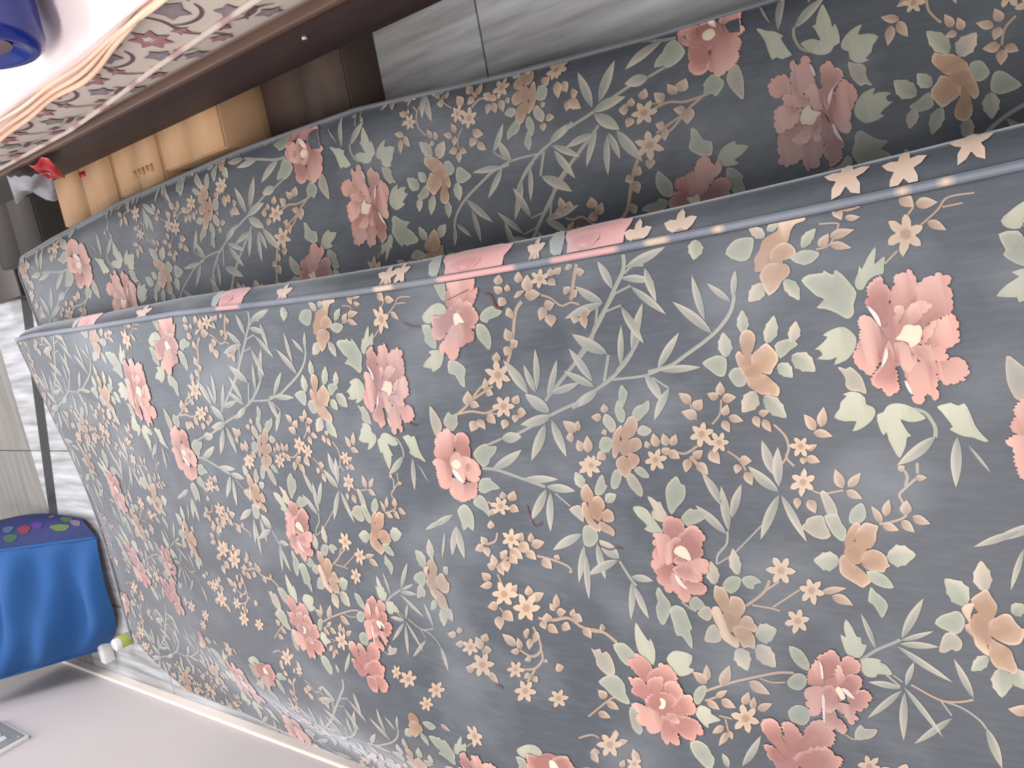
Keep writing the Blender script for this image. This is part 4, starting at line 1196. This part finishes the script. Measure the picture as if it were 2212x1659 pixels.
for y in np.linspace(-0.45, 2.14, 160):
    z = float(np.interp(y, [0.3, 0.763, 1.01, 1.386, 1.6, 2.2], [0.545, 0.537, 0.516, 0.462, 0.458, 0.458])); pp.append((side_x(y, z) - 0.003, y, z))
    cols.append(lin((206, 192, 182)) if int(y * 30) % 4 else lin((176, 146, 144)))
mb.tube(pp, 0.0042, 7, cols); mb.build('piping', M['ticking'], bmt, attr=True)

# bed sheet
sh = thing('bed_sheet', 'white and pink sheet with a peach hem covering the bed', 'sheet', (0.9, 0.8, 0.61))
mb = MB(); ns, nt_ = 60, 90; P_ = []
def sheet_pt(a, y):
    """a: 0 at the hem, then up over the edge and across the bed"""
    wob = 0.008 * math.sin(9 * y + 1.0) + 0.004 * math.sin(23 * y)
    zh = float(np.interp(y, [0.3, 0.83, 0.98, 1.148, 1.421, 2.2], [0.648, 0.636, 0.612, 0.592, 0.569, 0.56])) + wob * 0.5; zt_ = ztop(y) + 0.008
    x0 = float(side_x(y, 0.59))
    if a < 0.12:
        f = a / 0.12; return (x0 - 0.012 - 0.004 * math.sin(14 * y) * (1 - f), y, zh + (zt_ - zh) * f)
    f = (a - 0.12) / 0.88
    z = zt_ + 0.004 + 0.004 * math.sin(30 * f + 6 * y) * math.sin(8 * y + 11 * f) + 0.006 * math.exp(-((f - 0.08 - 0.02 * math.sin(5 * y)) / 0.02) ** 2)
    return (x0 - 0.010 + f * 1.14, y, z)
for j in range(nt_):
    y = -0.44 + 2.58 * j / (nt_ - 1)
    for i in range(ns): P_.append(sheet_pt((i / (ns - 1)) ** 1.6, y))
mb.grid(P_, ns, nt_); so_ = mb.build('cloth', M['sheet'], sh)
sd = so_.modifiers.new('thickness', 'SOLIDIFY'); sd.thickness = 0.003
for q in range(3):
    mb = MB(); pp = []
    for j in range(120):
        y = -0.44 + 2.58 * j / 119; p = sheet_pt(0.004 + 0.05 * q, y)
        pp.append((p[0] - 0.004 - 0.0015 * math.sin(31 * y + q), y, p[2] - 0.002 + 0.010 * q * math.sin(3 * y + q) * 0.3))
    mb.tube(pp, 0.0040 - 0.0006 * q, 7); mb.build('hem', M['hem'], sh)

# blue bottle lying on the sheet, base towards us
bt = thing('blue_bottle', 'dark blue plastic bottle lying on the bed sheet', 'bottle', (0.47, 1.115, 0.64))
R_ = 0.074; yc, zc = 1.03, 0.656 + R_
def lathe_x(prof, n=40):
    m_ = MB(); P2 = []
    for x, r in prof:
        for k in range(n): a = 2 * math.pi * k / n; P2.append((x, yc + r * math.cos(a), zc + r * math.sin(a)))
    m_.grid(P2, n, len(prof), closed_u=True); return m_
X0 = 0.344
m_ = lathe_x([(X0 + 0.012, 0.001), (X0 + 0.010, R_ * 0.55), (X0 + 0.002, R_ * 0.72), (X0, R_ * 0.86), (X0 + 0.006, R_ * 0.96), (X0 + 0.016, R_), (X0 + 0.09, R_), (X0 + 0.10, R_ * 0.97), (X0 + 0.11, R_), (X0 + 0.17, R_), (X0 + 0.20, R_ * 0.85), (X0 + 0.225, R_ * 0.5), (X0 + 0.235, R_ * 0.36), (X0 + 0.26, R_ * 0.36), (X0 + 0.262, 0.001)])
m_.build('body', M['blueplastic'], bt)
m_ = lathe_x([(X0 + 0.255, R_ * 0.42), (X0 + 0.295, R_ * 0.42), (X0 + 0.297, R_ * 0.36), (X0 + 0.298, 0.001)]); m_.build('cap', M['bluelight'], bt)
m_ = lathe_x([(X0 + 0.0095, 0.001), (X0 + 0.0085, R_ * 0.5)]); m_.build('base_label', M['label'], bt)
mb = MB(); P2 = []  # pale blue patch: the bottle's highlight stripe, painted in as colour
for x in np.linspace(X0 + 0.03, X0 + 0.085, 6):
    for a in np.linspace(math.radians(95), math.radians(150), 10): P2.append((x, yc - (R_ + 0.0008) * math.cos(a) * -1, zc + (R_ + 0.0008) * math.sin(a)))
mb.grid(P2, 10, 6); mb.build('label', M['bluelight'], bt)

# plastic packet caught between mattress and rail
pk = thing('plastic_packet', 'crumpled red and clear plastic packet hanging off the bed rail', 'packet', (0.335, 1.68, 0.40))
def patch(corners, nu, nv, amp, seed):
    r = random.Random(seed); A, B, C, D = [np.array(c, float) for c in corners]; P3 = []
    for j in range(nv):
        for i in range(nu):
            u, v_ = i / (nu - 1), j / (nv - 1); p = (A * (1 - u) + B * u) * (1 - v_) + (D * (1 - u) + C * u) * v_
            p = p + np.array((-1, 0, 0)) * (amp * (math.sin(7 * u + seed) * math.cos(5 * v_ + seed) + 0.5 * r.random())); P3.append(tuple(p))
    m3 = MB(); m3.grid(P3, nu, nv); return m3
o = patch([(0.330, 1.575, 0.462), (0.330, 1.515, 0.450), (0.324, 1.675, 0.352), (0.324, 1.68, 0.385)], 10, 10, 0.005, 3).build('red_film', M['red'], pk); o.modifiers.new('t', 'SOLIDIFY').thickness = 0.001
o = patch([(0.326, 1.66, 0.47), (0.324, 1.62, 0.405), (0.314, 1.83, 0.305), (0.314, 1.84, 0.39)], 12, 12, 0.012, 8).build('clear_film', M['clear'], pk); o.modifiers.new('t', 'SOLIDIFY').thickness = 0.001

# ------------------------------------------------------------------ boxes under the bed
def carton(name, label, x0, x1, y0, y1, z1, mt, tape=None, group=None, seam='x'):
    b = thing(name, label, 'carton', ((x0 + x1) / 2, (y0 + y1) / 2, 0), group)
    mb = MB(); mb.box(x0, x1, y0, y1, 0.0, z1 - 0.004, bev=0.003); mb.build('body', mt, b)
    ym = (y0 + y1) / 2
    for a, c in ((y0 + 0.002, ym), (ym, y1 - 0.002)):
        mb = MB(); mb.box(x0 + 0.002, x1 - 0.002, a, c, z1 - 0.0045, z1); mb.build('top_flap', mt, b)
    if tape:
        mb = MB(); mb.box(x0 - 0.0006, x1, ym - tape / 2, ym + tape / 2, z1 - 0.002, z1 + 0.0006); mb.build('tape', M['tape'], b)
    return b
g_ = 'tan cartons pushed under the bed'
c1_ = carton('cardboard_carton', 'tan cardboard carton with a red smear, farthest of the three under the bed', 0.268, 0.60, 1.765, 2.052, 0.20, M['carton'], None, g_)
c2_ = carton('cardboard_carton', 'tan cardboard carton with a faded brown mark, middle one under the bed', 0.288, 0.60, 1.568, 1.758, 0.197, M['carton'], None, g_)
c3_ = carton('cardboard_carton', 'clean tan cardboard carton, nearest of the three under the bed', 0.306, 0.60, 1.330, 1.552, 0.20, M['carton'], None, g_)
mb = MB()
for i in range(5):
    y = 1.60 + 0.018 * i; mb.box(0.318 + 0.004 * (i % 2), 0.334, y, y + 0.011, 0.1968, 0.1975)
mb.build('faded_mark', M['ink'], c2_)
mb = MB(); mb.box(0.366, 0.378, 1.885, 1.915, 0.1998, 0.2006); mb.build('red_smear', M['red'], c1_)
carton('brown_carton', 'shaded brown cardboard box lying beside the tan cartons under the bed', 0.315, 0.86, 1.066, 1.31, 0.10, M['carton2'], None)
carton('grey_carton', 'grey cardboard box standing on the floor beyond the foot of the bed', 0.23, 0.62, 2.31, 2.62, 0.15, M['carton3'], None)
cb = thing('wooden_plinth', 'low dark brown wooden plinth on the far floor', 'plinth', (0.35, 2.85, 0))
mb = MB(); mb.box(0.15, 0.80, 2.70, 3.0, 0.028, 0.085, bev=0.004); mb.build('board', M['wood'], cb)
for x in (0.17, 0.72):
    for y in (2.72, 2.94):
        mb = MB(); mb.box(x, x + 0.06, y, y + 0.05, 0.0, 0.030); mb.build('foot', M['black'], cb)

# ------------------------------------------------------------------ blue cloth bag by the wall
bag = thing('cloth_bag', 'bright blue cloth bag with a cartoon print side, slumped against the white wall', 'bag', (-0.95, 3.15, 0.0))
def bag_front(u, v):
    """u: 0 right .. 1 left,  v: 0 bottom .. 1 top"""
    xb_ = -0.715 - 0.465 * u; yb_ = 2.825 + 0.02 * math.sin(3 * u) + 0.19 * max(0, (u - 0.55) / 0.45) ** 2
    xt_ = -0.72 - 0.47 * u; yt_ = 3.55 - 0.10 * u; zt = 0.38 + 0.16 * u
    x = xb_ + (xt_ - xb_) * v; y = yb_ + (yt_ - yb_) * v; z = 0.018 + (zt - 0.018) * v
    d = 0.020 * math.sin(math.pi * min(1, v * 1.2)) + 0.026 * math.sin(17 * v + 2.2 * u) * math.sin(math.pi * u) + 0.020 * math.sin(31 * v - 3 * u + 1)
    d *= math.sin(math.pi * min(max(u, 0.0), 1.0)) ** 0.5
    return (x, y - d * 0.45, z + d * 0.85)
mb = MB(); mb.grid([bag_front(i / 40, j / 50) for j in range(51) for i in range(41)], 41, 51)
f_ = mb.build('front_panel', M['bluecloth'], bag)
mb = MB(); mb.tube([bag_front(0, j / 40) for j in range(41)], 0.006, 7); mb.build('seam_binding', M['bluecloth'], bag)
mb = MB(); mb.tube([bag_front(1, j / 40) for j in range(41)], 0.007, 7); mb.build('seam_binding', M['bluecloth'], bag)
NAVY = lin((32, 42, 92))
mb = MB()
def bag_side(v, wv_):
    p = np.array(bag_front(0, v)); q = np.array((-0.655 + 0.02 * math.sin(5 * v), p[1] + 0.10 + 0.05 * v, p[2] * 0.35 - 0.004))
    bul = 0.03 * math.sin(math.pi * wv_)
    r = p + (q - p) * wv_; r[0] += bul; r[2] = max(r[2], 0.004) + bul * 0.5; return r
mb.grid([tuple(bag_side(j / 40, i / 14)) for j in range(41) for i in range(15)], 15, 41, NAVY)
for v0, w0, rv, rw, c in ((0.36, 0.35, 0.04, 0.10, (112, 36, 54)), (0.28, 0.42, 0.035, 0.1, (70, 40, 120)), (0.15, 0.32, 0.055, 0.09, (84, 104, 50)), (0.10, 0.62, 0.04, 0.13, (60, 96, 60)), (0.20, 0.75, 0.02, 0.1, (120, 80, 66)), (0.05, 0.45, 0.03, 0.12, (104, 88, 110)), (0.46, 0.4, 0.035, 0.08, (64, 80, 112)), (0.55, 0.3, 0.04, 0.14, (80, 60, 150)), (0.44, 0.2, 0.04, 0.08, (48, 80, 60))):
    ring = [(v0 + rv * math.cos(a) * (1 + 0.15 * math.sin(3 * a)), w0 + rw * math.sin(a)) for a in np.linspace(0, 6.283, 16, endpoint=False)]
    def lift(a_, b_):
        n_ = np.cross(bag_side(a_ + .01, b_) - bag_side(a_ - .01, b_), bag_side(a_, b_ + .01) - bag_side(a_, b_ - .01)); n_ = n_ / np.linalg.norm(n_)
        if n_[0] < 0: n_ = -n_
        return tuple(bag_side(a_, b_) + n_ * 0.0015)
    vs = [lift(v0, w0)] + [lift(*r) for r in ring]
    mb.add(vs, [(0, 1 + i, 1 + (i + 1) % 16) for i in range(16)], lin(c))
mb.build('printed_side', M['print'], bag, attr=True)
mb = MB()
mb.grid([tuple(np.array(bag_front(1, j / 20)) * (1 - f) + np.array((-1.24, 3.45, 0.012 + 0.25 * j / 20)) * f) for j in range(21) for f in (0, 0.5, 1.0)], 3, 21); mb.build('back_side', M['bluecloth'], bag)
mb = MB(); mb.box(-1.235, -1.15, 2.99, 3.03, 0.001, 0.045, bev=0.008); mb.build('lining_corner', M['white'], bag)
# small jar on the floor between the bag and the mattress
jr = thing('plastic_jar', 'small lime jar with a white lid on the floor beside the blue bag', 'jar', (-1.12, 2.84, 0.0))
def lathe_z(cx, cy, prof, n=24):
    m_ = MB(); P2 = []
    for z, r in prof:
        for k in range(n): a = 2 * math.pi * k / n; P2.append((cx + r * math.cos(a), cy + r * math.sin(a), z))
    m_.grid(P2, n, len(prof), closed_u=True); return m_
lathe_z(-1.12, 2.84, [(0.0, 0.001), (0.0, 0.021), (0.004, 0.024), (0.038, 0.024), (0.042, 0.021)]).build('body', M['lime'], jr)
lathe_z(-1.12, 2.84, [(0.039, 0.023), (0.055, 0.023), (0.058, 0.02), (0.059, 0.001)]).build('lid', M['white'], jr)
